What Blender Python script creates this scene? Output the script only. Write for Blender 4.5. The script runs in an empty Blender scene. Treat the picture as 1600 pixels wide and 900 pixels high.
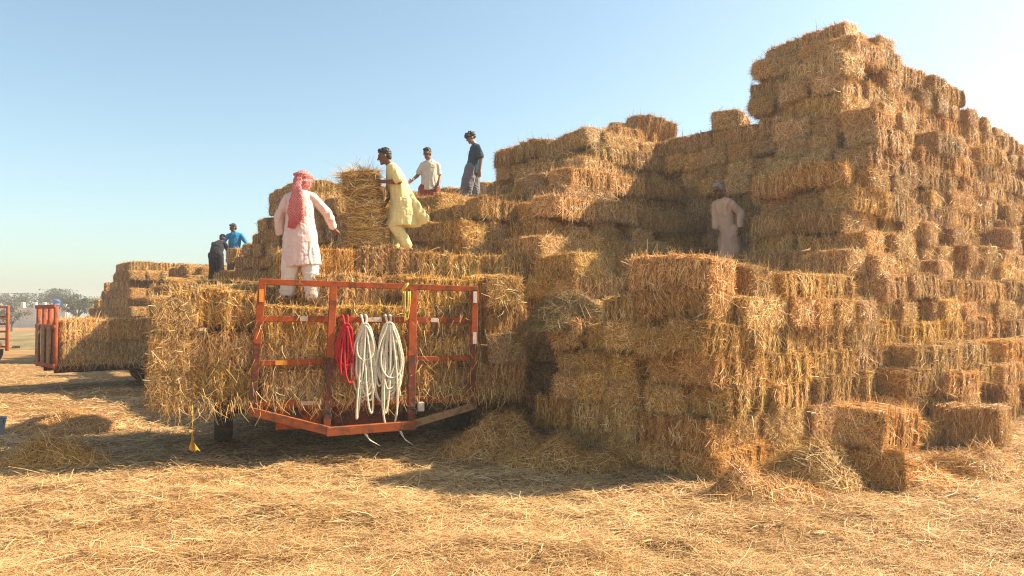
import bpy, math, random
import numpy as np
from mathutils import Vector, Matrix

C = bpy.context.scene.collection
SC = bpy.context.scene
R = math.radians
rng = np.random.default_rng(7)
random.seed(7)

# ------------------------------------------------------------------ camera, world, sun, exposure
CAM_H = 1.8
FPX = 1180.0
cam_d = bpy.data.cameras.new('camera')
cam_d.sensor_width = 36.0
cam_d.lens = 36.0 * FPX / 1600.0
cam_d.clip_start = 0.05
cam_d.clip_end = 3000
cam = bpy.data.objects.new('camera', cam_d)
C.objects.link(cam)
cam.location = (0, 0, CAM_H)
cam.rotation_euler = (R(90 + 1.85), 0, 0)
SC.camera = cam

SUN_AZ = R(77.5)      # from +Y (away from the camera) towards +X
SUN_EL = R(39.5)
world = bpy.data.worlds.new('World')
SC.world = world
world.use_nodes = True
wn = world.node_tree.nodes
wl = world.node_tree.links
bg = wn['Background']
sky = wn.new('ShaderNodeTexSky')
sky.sky_type = 'NISHITA'
sky.sun_disc = False
sky.sun_elevation = SUN_EL
sky.sun_rotation = SUN_AZ
sky.air_density = 1.0
sky.dust_density = 1.9
sky.ozone_density = 0.8
hsv = wn.new('ShaderNodeHueSaturation'); hsv.inputs['Saturation'].default_value = 0.93
tint = wn.new('ShaderNodeMixRGB'); tint.blend_type = 'MULTIPLY'; tint.inputs['Fac'].default_value = 1.0
tint.inputs['Color2'].default_value = (0.93, 1.04, 0.97, 1)
wl.new(sky.outputs[0], hsv.inputs['Color']); wl.new(hsv.outputs[0], tint.inputs['Color1']); wl.new(tint.outputs[0], bg.inputs[0])
bg.inputs[1].default_value = 0.088

sun_d = bpy.data.lights.new('sun', 'SUN')
sun_d.energy = 5.0
sun_d.angle = R(0.5)
sun_d.color = (1.0, 0.86, 0.65)
sun = bpy.data.objects.new('sun', sun_d)
C.objects.link(sun)
sdir = Vector((math.sin(SUN_AZ) * math.cos(SUN_EL), math.cos(SUN_AZ) * math.cos(SUN_EL), math.sin(SUN_EL)))
sun.rotation_euler = sdir.to_track_quat('Z', 'Y').to_euler()
sun.location = sdir * 60

SC.view_settings.view_transform = 'Standard'
SC.view_settings.look = 'None'
SC.view_settings.exposure = 1.36
SC.view_settings.gamma = 1.0
SC.view_settings.use_curve_mapping = False
SC.render.engine = 'CYCLES'
SC.cycles.max_bounces = 6
SC.cycles.diffuse_bounces = 2
SC.cycles.glossy_bounces = 2
SC.cycles.transmission_bounces = 3
SC.cycles.volume_bounces = 1
SC.cycles.use_denoising = True
SC.cycles.denoising_prefilter = 'NONE'
SC.cycles.use_adaptive_sampling = False
SC.cycles.filter_width = 1.15


# ------------------------------------------------------------------ helpers
def tag(o, label=None, cat=None, group=None, kind=None):
    if label: o['label'] = label
    if cat: o['category'] = cat
    if group: o['group'] = group
    if kind: o['kind'] = kind
    return o


def link(o, parent=None):
    C.objects.link(o)
    if parent is not None: o.parent = parent
    return o


def empty(name, loc, label, cat, group=None, rz=0.0):
    o = bpy.data.objects.new(name, None)
    o.empty_display_size = 0.2
    o.location = loc
    o.rotation_euler = (0, 0, rz)
    link(o)
    return tag(o, label, cat, group)


def mesh_np(name, V, F, mat=None, tone=None, smooth=True):
    """V (n,3) array; F list of (m,k) integer arrays, k = 3 or 4."""
    me = bpy.data.meshes.new(name)
    V = np.asarray(V, dtype=np.float32)
    if not isinstance(F, (list, tuple)): F = [F]
    F = [np.asarray(f, dtype=np.int32) for f in F if len(f)]
    loops = np.concatenate([f.ravel() for f in F])
    sizes = np.concatenate([np.full(len(f), f.shape[1], dtype=np.int32) for f in F])
    starts = np.concatenate([[0], np.cumsum(sizes)[:-1]]).astype(np.int32)
    me.vertices.add(len(V)); me.vertices.foreach_set('co', V.ravel())
    me.loops.add(len(loops)); me.loops.foreach_set('vertex_index', loops)
    me.polygons.add(len(sizes)); me.polygons.foreach_set('loop_start', starts)
    me.polygons.foreach_set('loop_total', sizes)
    me.polygons.foreach_set('use_smooth', np.full(len(sizes), smooth, dtype=bool))
    if tone is not None:
        a = me.attributes.new('tone', 'FLOAT', 'POINT')
        a.data.foreach_set('value', np.asarray(tone, dtype=np.float32))
    me.update(calc_edges=True)
    if mat is not None: me.materials.append(mat)
    return me


def obj(name, me, parent=None, loc=None):
    o = bpy.data.objects.new(name, me)
    if loc is not None: o.location = loc
    return link(o, parent)


def _hash(ix, iy, iz, seed):
    h = (ix * 374761393 + iy * 668265263 + iz * 2147483647 + seed * 974634721) & 0xFFFFFFFF
    h = ((h ^ (h >> 13)) * 1274126177) & 0xFFFFFFFF
    return ((h ^ (h >> 16)) & 0xFFFF) / 65535.0


def noise(P, scale=1.0, seed=0):
    """value noise in -1..1 at points P (n,3)"""
    P = np.asarray(P, dtype=np.float64) * scale
    i = np.floor(P).astype(np.int64); f = P - i
    f = f * f * (3 - 2 * f)
    out = 0
    for dx in (0, 1):
        wx = f[:, 0] if dx else 1 - f[:, 0]
        for dy in (0, 1):
            wy = f[:, 1] if dy else 1 - f[:, 1]
            for dz in (0, 1):
                wz = f[:, 2] if dz else 1 - f[:, 2]
                out = out + wx * wy * wz * _hash(i[:, 0] + dx, i[:, 1] + dy, i[:, 2] + dz, seed)
    return out * 2 - 1


def unit(v):
    v = np.asarray(v, dtype=float)
    return v / (np.linalg.norm(v, axis=-1, keepdims=True) + 1e-9)


class MB:
    """collects closed pieces into one mesh"""
    def __init__(self): self.V = []; self.Q = []; self.T = []; self.n = 0

    def add(self, V, quads=(), tris=()):
        V = np.asarray(V, dtype=float)
        if len(quads): self.Q.append(np.asarray(quads, dtype=np.int64) + self.n)
        if len(tris): self.T.append(np.asarray(tris, dtype=np.int64) + self.n)
        self.V.append(V); self.n += len(V)

    def box(self, c, s, ax=None, bev=0.0):
        """c centre, s full size, ax 3x3 rows = axes; bev = chamfer of the edges"""
        ax = np.eye(3) if ax is None else np.asarray(ax, dtype=float)
        h = np.asarray(s, dtype=float) / 2
        b = min(bev, h.min() * 0.9)
        if b <= 0:
            P = np.array([[x, y, z] for x in (-1, 1) for y in (-1, 1) for z in (-1, 1)], float) * h
            Q = [[0, 1, 3, 2], [4, 6, 7, 5], [0, 4, 5, 1], [2, 3, 7, 6], [0, 2, 6, 4], [1, 5, 7, 3]]
            self.add(P @ ax + np.asarray(c), Q)
            return
        P = []; idx = {}
        for x in (-1, 1):
            for y in (-1, 1):
                for z in (-1, 1):
                    for k in range(3):
                        p = np.array([x, y, z], float) * (h - b)
                        p[k] = (x, y, z)[k] * h[k]
                        idx[(x, y, z, k)] = len(P); P.append(p)
        Q = []; T = []
        for k in range(3):
            a, bb = [(1, 2), (2, 0), (0, 1)][k]
            for s_ in (-1, 1):
                q = []
                for (u, v) in ((-1, -1), (1, -1), (1, 1), (-1, 1)):
                    t = [0, 0, 0]; t[k] = s_; t[a] = u; t[bb] = v
                    q.append(idx[(*t, k)])
                Q.append(q if s_ > 0 else q[::-1])
            for u in (-1, 1):
                for v in (-1, 1):
                    t0 = [0, 0, 0]; t1 = [0, 0, 0]
                    t0[a] = t1[a] = u; t0[bb] = t1[bb] = v; t0[k] = -1; t1[k] = 1
                    q = [idx[(*t0, a)], idx[(*t1, a)], idx[(*t1, bb)], idx[(*t0, bb)]]
                    Q.append(q if u * v < 0 else q[::-1])
        for x in (-1, 1):
            for y in (-1, 1):
                for z in (-1, 1):
                    t = [idx[(x, y, z, 0)], idx[(x, y, z, 1)], idx[(x, y, z, 2)]]
                    T.append(t if x * y * z > 0 else t[::-1])
        self.add(np.array(P) @ ax + np.asarray(c), Q, T)

    def bar(self, p0, p1, w, d, up=(0, 0, 1), bev=0.004):
        """square tube from p0 to p1; w across (perp. to up), d along up"""
        p0 = np.asarray(p0, float); p1 = np.asarray(p1, float)
        z = unit(p1 - p0); u = np.asarray(up, float)
        x = unit(np.cross(u, z)); y = np.cross(z, x)
        self.box((p0 + p1) / 2, (w, d, np.linalg.norm(p1 - p0)), np.array([x, y, z]), bev)

    def tube(self, pts, r, n=6, closed=False):
        pts = np.asarray(pts, float); m = len(pts)
        r = np.broadcast_to(np.asarray(r, float), (m,))
        t = np.gradient(pts, axis=0)
        if closed: t = np.roll(pts, -1, 0) - np.roll(pts, 1, 0)
        t = unit(t)
        ref = np.array([0.31, 0.91, 0.27])
        x = unit(np.cross(t, ref)); y = np.cross(t, x)
        a = np.linspace(0, 2 * np.pi, n, endpoint=False)
        V = (pts[:, None] + r[:, None, None] * (np.cos(a)[None, :, None] * x[:, None] + np.sin(a)[None, :, None] * y[:, None])).reshape(-1, 3)
        Q = []
        k = m if closed else m - 1
        for i in range(k):
            j = (i + 1) % m
            for b in range(n):
                c = (b + 1) % n
                Q.append([i * n + b, i * n + c, j * n + c, j * n + b])
        T = []
        if not closed:
            V = np.vstack([V, pts[0], pts[-1]])
            for b in range(n):
                T.append([m * n, (b + 1) % n, b]); T.append([m * n + 1, (m - 1) * n + b, (m - 1) * n + (b + 1) % n])
        self.add(V, Q, T)

    def loft(self, centres, A, B, xdir, n=16, axis=None, cap=True):
        """rings of semi-axes A (along xdir) and B; closed with flat caps"""
        c = np.asarray(centres, float); m = len(c)
        A = np.broadcast_to(np.asarray(A, float), (m,)); B = np.broadcast_to(np.asarray(B, float), (m,))
        t = unit(np.gradient(c, axis=0)) if axis is None else np.broadcast_to(unit(axis), (m, 3))
        x = np.broadcast_to(np.asarray(xdir, float), (m, 3))
        x = unit(x - (x * t).sum(1, keepdims=True) * t)
        y = np.cross(t, x)
        a = np.linspace(0, 2 * np.pi, n, endpoint=False)
        V = (c[:, None] + A[:, None, None] * np.cos(a)[None, :, None] * x[:, None] + B[:, None, None] * np.sin(a)[None, :, None] * y[:, None]).reshape(-1, 3)
        Q = [[i * n + b, i * n + (b + 1) % n, (i + 1) * n + (b + 1) % n, (i + 1) * n + b] for i in range(m - 1) for b in range(n)]
        V = np.vstack([V, c[0], c[-1]])
        T = [[m * n, (b + 1) % n, b] for b in range(n)] + [[m * n + 1, (m - 1) * n + b, (m - 1) * n + (b + 1) % n] for b in range(n)]
        self.add(V, Q, T)

    def cap(self, p0, r0, p1, r1, n=12):
        """tapered capsule"""
        p0 = np.asarray(p0, float); p1 = np.asarray(p1, float)
        t = unit(p1 - p0)
        cs = []; rs = []
        for a in (85, 60, 30): cs.append(p0 - t * r0 * math.sin(R(a))); rs.append(r0 * math.cos(R(a)))
        for f in np.linspace(0, 1, 5): cs.append(p0 + (p1 - p0) * f); rs.append(r0 + (r1 - r0) * f)
        for a in (30, 60, 85): cs.append(p1 + t * r1 * math.sin(R(a))); rs.append(r1 * math.cos(R(a)))
        ref = np.array([1, 0, 0]) if abs(t[0]) < 0.8 else np.array([0, 1, 0])
        self.loft(np.array(cs), rs, rs, ref, n, axis=t)

    def chain(self, pts, rs, n=12):
        for i in range(len(pts) - 1): self.cap(pts[i], rs[i], pts[i + 1], rs[i + 1], n)

    def ell(self, c, r, ax=None, n=14):
        ax = np.eye(3) if ax is None else np.asarray(ax, float)
        V = []; m = n // 2
        for i in range(1, m):
            th = math.pi * i / m
            for b in range(n):
                ph = 2 * math.pi * b / n
                V.append([r[0] * math.sin(th) * math.cos(ph), r[1] * math.sin(th) * math.sin(ph), r[2] * math.cos(th)])
        V += [[0, 0, r[2]], [0, 0, -r[2]]]
        Q = [[i * n + b, (i + 1) * n + b, (i + 1) * n + (b + 1) % n, i * n + (b + 1) % n] for i in range(m - 2) for b in range(n)]
        k = (m - 1) * n
        T = [[k, b, (b + 1) % n] for b in range(n)] + [[k + 1, (m - 2) * n + (b + 1) % n, (m - 2) * n + b] for b in range(n)]
        self.add(np.array(V) @ ax + np.asarray(c, float), Q, T)

    def arrays(self):
        F = []
        if self.Q: F.append(np.vstack(self.Q))
        if self.T: F.append(np.vstack(self.T))
        return np.vstack(self.V), F

    def mesh(self, name, mat, smooth=False):
        V, F = self.arrays()
        return mesh_np(name, V, F, mat, smooth=smooth)

    def build(self, name, mat, parent=None, smooth=False):
        return obj(name, self.mesh(name, mat, smooth), parent)

    def remesh(self, name, mat, voxel=0.008, smooth=4, disp=None):
        """one continuous skin over all the pieces"""
        tmp = self.mesh('tmp', None)
        o = bpy.data.objects.new('tmp', tmp); C.objects.link(o)
        m = o.modifiers.new('r', 'REMESH'); m.mode = 'VOXEL'; m.voxel_size = voxel
        if smooth:
            s = o.modifiers.new('s', 'SMOOTH'); s.iterations = smooth; s.factor = 0.5
        dg = bpy.context.evaluated_depsgraph_get()
        me = bpy.data.meshes.new_from_object(o.evaluated_get(dg))
        bpy.data.objects.remove(o); bpy.data.meshes.remove(tmp)
        me.name = name
        nv = len(me.vertices)
        if disp is not None and nv:
            P = np.empty(nv * 3); me.vertices.foreach_get('co', P); P = P.reshape(-1, 3)
            N = np.empty(nv * 3); me.vertex_normals.foreach_get('vector', N) if hasattr(me, 'vertex_normals') else me.vertices.foreach_get('normal', N)
            N = N.reshape(-1, 3)
            P = P + N * np.asarray(disp(P))[:, None]
            me.vertices.foreach_set('co', P.ravel()); me.update()
        me.polygons.foreach_set('use_smooth', np.ones(len(me.polygons), dtype=bool))
        me.materials.clear(); me.materials.append(mat)
        return me


# ------------------------------------------------------------------ materials
def new_mat(name):
    m = bpy.data.materials.new(name); m.use_nodes = True
    nt = m.node_tree
    return m, nt, nt.nodes, nt.links, nt.nodes['Principled BSDF']


def ramp(N, stops):
    r = N.new('ShaderNodeValToRGB')
    e = r.color_ramp.elements
    while len(e) < len(stops): e.new(0.5)
    for k, (p, c) in enumerate(stops):
        e[k].position = p; e[k].color = (*c, 1)
    return r


def straw_mat(name, stops, trans=0.13, hue=0.0, val=1.0):
    """blades of straw: each blade's own tone, each bale's own tint"""
    m, nt, N, L, b = new_mat(name)
    at = N.new('ShaderNodeAttribute'); at.attribute_name = 'tone'
    rp = ramp(N, stops)
    L.new(at.outputs['Fac'], rp.inputs[0])
    oi = N.new('ShaderNodeObjectInfo')
    tc = N.new('ShaderNodeTexCoord')
    ns = N.new('ShaderNodeTexNoise'); ns.inputs['Scale'].default_value = 2.2; ns.inputs['Detail'].default_value = 3
    L.new(tc.outputs['Object'], ns.inputs['Vector'])
    mr = N.new('ShaderNodeMapRange'); mr.inputs['To Min'].default_value = 0.72; mr.inputs['To Max'].default_value = 1.2
    L.new(oi.outputs['Random'], mr.inputs['Value'])
    ad = N.new('ShaderNodeMath'); ad.operation = 'MULTIPLY_ADD'
    L.new(ns.outputs[0], ad.inputs[0]); ad.inputs[1].default_value = 0.5; ad.inputs[2].default_value = 0.75 * val
    mu = N.new('ShaderNodeMath'); mu.operation = 'MULTIPLY'
    L.new(mr.outputs[0], mu.inputs[0]); L.new(ad.outputs[0], mu.inputs[1])
    hs = N.new('ShaderNodeHueSaturation')
    hr = N.new('ShaderNodeMapRange'); hr.inputs['To Min'].default_value = 0.492 + hue; hr.inputs['To Max'].default_value = 0.507 + hue
    mm = N.new('ShaderNodeMath'); mm.operation = 'FRACT'
    m2 = N.new('ShaderNodeMath'); m2.operation = 'MULTIPLY'; m2.inputs[1].default_value = 7.31
    L.new(oi.outputs['Random'], m2.inputs[0]); L.new(m2.outputs[0], mm.inputs[0]); L.new(mm.outputs[0], hr.inputs['Value'])
    sr = N.new('ShaderNodeMapRange'); sr.inputs['To Min'].default_value = 0.93; sr.inputs['To Max'].default_value = 1.07
    m3 = N.new('ShaderNodeMath'); m3.operation = 'MULTIPLY'; m3.inputs[1].default_value = 13.7; m4 = N.new('ShaderNodeMath'); m4.operation = 'FRACT'
    L.new(oi.outputs['Random'], m3.inputs[0]); L.new(m3.outputs[0], m4.inputs[0]); L.new(m4.outputs[0], sr.inputs['Value']); L.new(sr.outputs[0], hs.inputs['Saturation'])
    L.new(hr.outputs[0], hs.inputs['Hue']); L.new(mu.outputs[0], hs.inputs['Value']); L.new(rp.outputs[0], hs.inputs['Color'])
    L.new(hs.outputs[0], b.inputs['Base Color'])
    b.inputs['Roughness'].default_value = 0.55
    b.inputs['Specular IOR Level'].default_value = 0.3
    tr = N.new('ShaderNodeBsdfTranslucent')
    L.new(hs.outputs[0], tr.inputs['Color'])
    mx = N.new('ShaderNodeMixShader'); mx.inputs[0].default_value = trans
    L.new(b.outputs[0], mx.inputs[1]); L.new(tr.outputs[0], mx.inputs[2])
    L.new(mx.outputs[0], N['Material Output'].inputs['Surface'])
    return m


STRAW_STOPS = [(0.0, (0.115, 0.047, 0.012)), (0.28, (0.355, 0.172, 0.041)), (0.62, (0.585, 0.325, 0.092)), (0.88, (0.755, 0.485, 0.175)), (1.0, (0.87, 0.67, 0.35))]
M_STRAW = straw_mat('straw_blades', STRAW_STOPS, hue=-0.001, val=1.19)
M_GSTRAW = straw_mat('straw_on_ground', [(0.0, (0.20, 0.09, 0.03)), (0.3, (0.43, 0.235, 0.088)), (0.65, (0.575, 0.355, 0.14)), (0.9, (0.71, 0.49, 0.22)), (1.0, (0.79, 0.61, 0.33))], 0.2)
M_GREENSTRAW = straw_mat('greenish_straw', [(0.0, (0.13, 0.07, 0.018)), (0.4, (0.32, 0.19, 0.05)), (0.8, (0.48, 0.31, 0.095)), (1.0, (0.62, 0.43, 0.17))], 0.2)


def straw_body_mat(name, stops, sc=(1, 1, 1), bump=0.6):
    m, nt, N, L, b = new_mat(name)
    tc = N.new('ShaderNodeTexCoord')
    mp = N.new('ShaderNodeMapping'); mp.inputs['Scale'].default_value = sc
    L.new(tc.outputs['Object'], mp.inputs['Vector'])
    n1 = N.new('ShaderNodeTexNoise'); n1.inputs['Scale'].default_value = 55; n1.inputs['Detail'].default_value = 4; n1.inputs['Roughness'].default_value = 0.7
    n2 = N.new('ShaderNodeTexNoise'); n2.inputs['Scale'].default_value = 3.0; n2.inputs['Detail'].default_value = 3
    L.new(mp.outputs[0], n1.inputs['Vector']); L.new(tc.outputs['Object'], n2.inputs['Vector'])
    a = N.new('ShaderNodeMath'); a.operation = 'MULTIPLY_ADD'; a.inputs[1].default_value = 0.45
    L.new(n2.outputs[0], a.inputs[0]); L.new(n1.outputs[0], a.inputs[2])
    s = N.new('ShaderNodeMapRange'); s.inputs['From Min'].default_value = 0.5; s.inputs['From Max'].default_value = 0.98
    L.new(a.outputs[0], s.inputs['Value'])
    rp = ramp(N, stops); L.new(s.outputs[0], rp.inputs[0])
    L.new(rp.outputs[0], b.inputs['Base Color'])
    b.inputs['Roughness'].default_value = 0.85
    b.inputs['Specular IOR Level'].default_value = 0.15
    bp = N.new('ShaderNodeBump'); bp.inputs['Strength'].default_value = bump; bp.inputs['Distance'].default_value = 0.02
    L.new(n1.outputs[0], bp.inputs['Height']); L.new(bp.outputs[0], b.inputs['Normal'])
    return m


M_BALE = straw_body_mat('pressed_straw', [(0.0, (0.08, 0.032, 0.008)), (0.5, (0.29, 0.13, 0.031)), (1.0, (0.53, 0.285, 0.08))], (1.6, 1, 0.22))
M_HEAP = straw_body_mat('heaped_straw', [(0.0, (0.10, 0.042, 0.011)), (0.5, (0.27, 0.135, 0.04)), (1.0, (0.46, 0.26, 0.085))])
M_HEAPG = straw_body_mat('heaped_green_straw', [(0.0, (0.09, 0.055, 0.015)), (0.5, (0.2, 0.135, 0.04)), (1.0, (0.32, 0.22, 0.07))])


def ground_mat():
    m, nt, N, L, b = new_mat('straw_strewn_earth')
    tc = N.new('ShaderNodeTexCoord')
    n1 = N.new('ShaderNodeTexNoise'); n1.inputs['Scale'].default_value = 26; n1.inputs['Detail'].default_value = 6; n1.inputs['Roughness'].default_value = 0.75
    n2 = N.new('ShaderNodeTexNoise'); n2.inputs['Scale'].default_value = 0.55; n2.inputs['Detail'].default_value = 6; n2.inputs['Roughness'].default_value = 0.62
    mp = N.new('ShaderNodeMapping'); mp.inputs['Scale'].default_value = (1, 2.4, 1); mp.inputs['Rotation'].default_value = (0, 0, 0.3)
    L.new(tc.outputs['Object'], mp.inputs['Vector']); L.new(mp.outputs[0], n1.inputs['Vector']); L.new(tc.outputs['Object'], n2.inputs['Vector'])
    a = N.new('ShaderNodeMath'); a.operation = 'MULTIPLY_ADD'; a.inputs[1].default_value = 0.6
    L.new(n2.outputs[0], a.inputs[0]); L.new(n1.outputs[0], a.inputs[2])
    s = N.new('ShaderNodeMapRange'); s.inputs['From Min'].default_value = 0.55; s.inputs['From Max'].default_value = 1.1
    L.new(a.outputs[0], s.inputs['Value'])
    rp = ramp(N, [(0.0, (0.12, 0.055, 0.02)), (0.4, (0.25, 0.135, 0.05)), (0.7, (0.36, 0.21, 0.08)), (1.0, (0.47, 0.295, 0.125))])
    L.new(s.outputs[0], rp.inputs[0]); L.new(rp.outputs[0], b.inputs['Base Color'])
    b.inputs['Roughness'].default_value = 0.9; b.inputs['Specular IOR Level'].default_value = 0.1
    bp = N.new('ShaderNodeBump'); bp.inputs['Strength'].default_value = 0.6; bp.inputs['Distance'].default_value = 0.03
    L.new(n1.outputs[0], bp.inputs['Height']); L.new(bp.outputs[0], b.inputs['Normal'])
    return m


def paint_mat(name, col, rust=(0.13, 0.05, 0.025), amount=0.5, rough=0.45, scale=7.0):
    """old gloss paint, scuffed and rusted in patches"""
    m, nt, N, L, b = new_mat(name)
    tc = N.new('ShaderNodeTexCoord')
    n1 = N.new('ShaderNodeTexNoise'); n1.inputs['Scale'].default_value = scale; n1.inputs['Detail'].default_value = 7; n1.inputs['Roughness'].default_value = 0.68
    L.new(tc.outputs['Object'], n1.inputs['Vector'])
    lo = 0.72 - 0.3 * amount
    rp = ramp(N, [(0.0, col), (lo, col), (lo + 0.06, tuple(0.5 * c + 0.5 * r for c, r in zip(col, rust))), (min(lo + 0.14, 1), rust)])
    L.new(n1.outputs[0], rp.inputs[0])
    n2 = N.new('ShaderNodeTexNoise'); n2.inputs['Scale'].default_value = 2.0; n2.inputs['Detail'].default_value = 3
    L.new(tc.outputs['Object'], n2.inputs['Vector'])
    hv = N.new('ShaderNodeHueSaturation'); mr = N.new('ShaderNodeMapRange'); mr.inputs['To Min'].default_value = 0.65; mr.inputs['To Max'].default_value = 1.3
    L.new(n2.outputs[0], mr.inputs['Value']); L.new(mr.outputs[0], hv.inputs['Value']); L.new(rp.outputs[0], hv.inputs['Color'])
    n3 = N.new('ShaderNodeTexNoise'); n3.inputs['Scale'].default_value = scale * 4.5; n3.inputs['Detail'].default_value = 4
    L.new(tc.outputs['Object'], n3.inputs['Vector'])
    r3 = ramp(N, [(0.62, (0, 0, 0)), (0.70, (0.55, 0.55, 0.55))]); L.new(n3.outputs[0], r3.inputs[0])
    mx3 = N.new('ShaderNodeMixRGB'); mx3.inputs['Color2'].default_value = (0.42, 0.24, 0.13, 1)
    L.new(r3.outputs[0], mx3.inputs['Fac']); L.new(hv.outputs[0], mx3.inputs['Color1'])
    L.new(mx3.outputs[0], b.inputs['Base Color'])
    rr = N.new('ShaderNodeMapRange'); rr.inputs['To Min'].default_value = rough - 0.1; rr.inputs['To Max'].default_value = rough + 0.4
    L.new(n1.outputs[0], rr.inputs['Value']); L.new(rr.outputs[0], b.inputs['Roughness'])
    b.inputs['Specular IOR Level'].default_value = 0.22
    bp = N.new('ShaderNodeBump'); bp.inputs['Strength'].default_value = 0.25; bp.inputs['Distance'].default_value = 0.004
    L.new(n1.outputs[0], bp.inputs['Height']); L.new(bp.outputs[0], b.inputs['Normal'])
    return m


def plain_mat(name, col, rough=0.7, vary=0.25, scale=12.0, bump=0.15, spec=0.3, trans=0.0, dist=0.004):
    m, nt, N, L, b = new_mat(name)
    tc = N.new('ShaderNodeTexCoord')
    n1 = N.new('ShaderNodeTexNoise'); n1.inputs['Scale'].default_value = scale; n1.inputs['Detail'].default_value = 5
    L.new(tc.outputs['Object'], n1.inputs['Vector'])
    rp = ramp(N, [(0.25, tuple(c * (1 - vary) for c in col)), (0.75, tuple(min(1, c * (1 + vary)) for c in col))])
    L.new(n1.outputs[0], rp.inputs[0]); L.new(rp.outputs[0], b.inputs['Base Color'])
    b.inputs['Roughness'].default_value = rough; b.inputs['Specular IOR Level'].default_value = spec
    bp = N.new('ShaderNodeBump'); bp.inputs['Strength'].default_value = bump; bp.inputs['Distance'].default_value = dist
    L.new(n1.outputs[0], bp.inputs['Height']); L.new(bp.outputs[0], b.inputs['Normal'])
    if trans:
        tr = N.new('ShaderNodeBsdfTranslucent'); L.new(rp.outputs[0], tr.inputs['Color'])
        mx = N.new('ShaderNodeMixShader'); mx.inputs[0].default_value = trans
        L.new(b.outputs[0], mx.inputs[1]); L.new(tr.outputs[0], mx.inputs[2])
        L.new(mx.outputs[0], N['Material Output'].inputs['Surface'])
    return m


def cloth_mat(name, col, trans=0.12):
    m, nt, N, L, b = new_mat(name)
    tc = N.new('ShaderNodeTexCoord')
    n1 = N.new('ShaderNodeTexNoise'); n1.inputs['Scale'].default_value = 6; n1.inputs['Detail'].default_value = 4
    n2 = N.new('ShaderNodeTexNoise'); n2.inputs['Scale'].default_value = 30; n2.inputs['Detail'].default_value = 3
    mp = N.new('ShaderNodeMapping'); mp.inputs['Scale'].default_value = (1, 1, 0.3)
    L.new(tc.outputs['Object'], n1.inputs['Vector']); L.new(tc.outputs['Object'], mp.inputs['Vector']); L.new(mp.outputs[0], n2.inputs['Vector'])
    rp = ramp(N, [(0.3, tuple(c * 0.86 for c in col)), (0.7, col)])
    L.new(n1.outputs[0], rp.inputs[0]); L.new(rp.outputs[0], b.inputs['Base Color'])
    b.inputs['Roughness'].default_value = 0.85; b.inputs['Specular IOR Level'].default_value = 0.15
    b.inputs['Sheen Weight'].default_value = 0.1
    bp = N.new('ShaderNodeBump'); bp.inputs['Strength'].default_value = 0.5; bp.inputs['Distance'].default_value = 0.012
    L.new(n2.outputs[0], bp.inputs['Height']); L.new(bp.outputs[0], b.inputs['Normal'])
    return m


M_GROUND = ground_mat()
M_RED = paint_mat('worn_orange_red_paint', (0.36, 0.066, 0.010), (0.14, 0.042, 0.016), 0.75, 0.6)
M_RUST = paint_mat('dark_rusty_paint', (0.20, 0.04, 0.018), (0.075, 0.035, 0.022), 0.9, 0.6, 9)
M_ORANGE = paint_mat('scuffed_orange_paint', (0.36, 0.08, 0.018), (0.17, 0.06, 0.025), 0.9)
M_TIMBER = paint_mat('weathered_timber', (0.33, 0.18, 0.08), (0.18, 0.08, 0.04), 0.8, 0.7, 14)
M_DARK = plain_mat('dark_steel', (0.035, 0.02, 0.016), 0.6)
M_TYRE = plain_mat('dusty_rubber', (0.055, 0.042, 0.032), 0.8, 0.4, 20)
M_PATCH_W = plain_mat('faded_white_reflector', (0.62, 0.50, 0.42), 0.4, 0.2, 30)
M_PATCH_O = plain_mat('orange_yellow_reflector', (0.75, 0.28, 0.03), 0.4, 0.2, 30)
M_ROPE_W = plain_mat('white_rope_fibre', (0.70, 0.60, 0.44), 0.8, 0.28, 60, 0.6, 0.2, 0, 0.006)
M_ROPE_R = plain_mat('red_rope_fibre', (0.55, 0.02, 0.025), 0.7, 0.3, 60, 0.6, 0.2, 0, 0.006)
M_CORD_Y = plain_mat('yellow_cord_fibre', (0.72, 0.50, 0.10), 0.7, 0.25, 60, 0.5)
M_RAG_Y = plain_mat('yellow_rag_cloth', (0.50, 0.27, 0.02), 0.85, 0.2, 25, 0.5)
M_SKIN = plain_mat('brown_skin', (0.17, 0.072, 0.038), 0.5, 0.15, 14, 0.1, 0.35)
M_SKIN2 = plain_mat('light_brown_skin', (0.24, 0.115, 0.065), 0.5, 0.15, 14, 0.1, 0.35)
M_HAIR = plain_mat('black_hair', (0.018, 0.014, 0.012), 0.5, 0.4, 70, 0.8, 0.4, 0, 0.01)
M_GREYHAIR = plain_mat('grey_hair', (0.30, 0.27, 0.25), 0.6, 0.35, 70, 0.8, 0.3, 0, 0.01)
M_EYE = plain_mat('dark_eye', (0.02, 0.012, 0.01), 0.2, 0.1)

# ------------------------------------------------------------------ ground
def ground_h(x, y):
    P = np.stack([x, y, np.zeros_like(x)], 1)
    near = np.clip(1.2 - np.hypot(x, y - 7) / 28.0, 0.12, 1)
    h = 0.06 * noise(P, 0.7, 3) + 0.045 * noise(P, 1.9, 4) + 0.022 * noise(P, 5.3, 5) + 0.012 * noise(P, 11.0, 6)
    return h * near


def axis_pts(lo, hi, step, far):
    mid = np.arange(lo, hi + 1e-6, step)
    out = [mid]
    g = step; a = []; p = hi
    while p < far:
        g *= 1.16; p += g; a.append(p)
    b = []; g = step; p = lo
    while p > -far:
        g *= 1.16; p -= g; b.append(p)
    return np.concatenate([b[::-1], mid, a])


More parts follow.
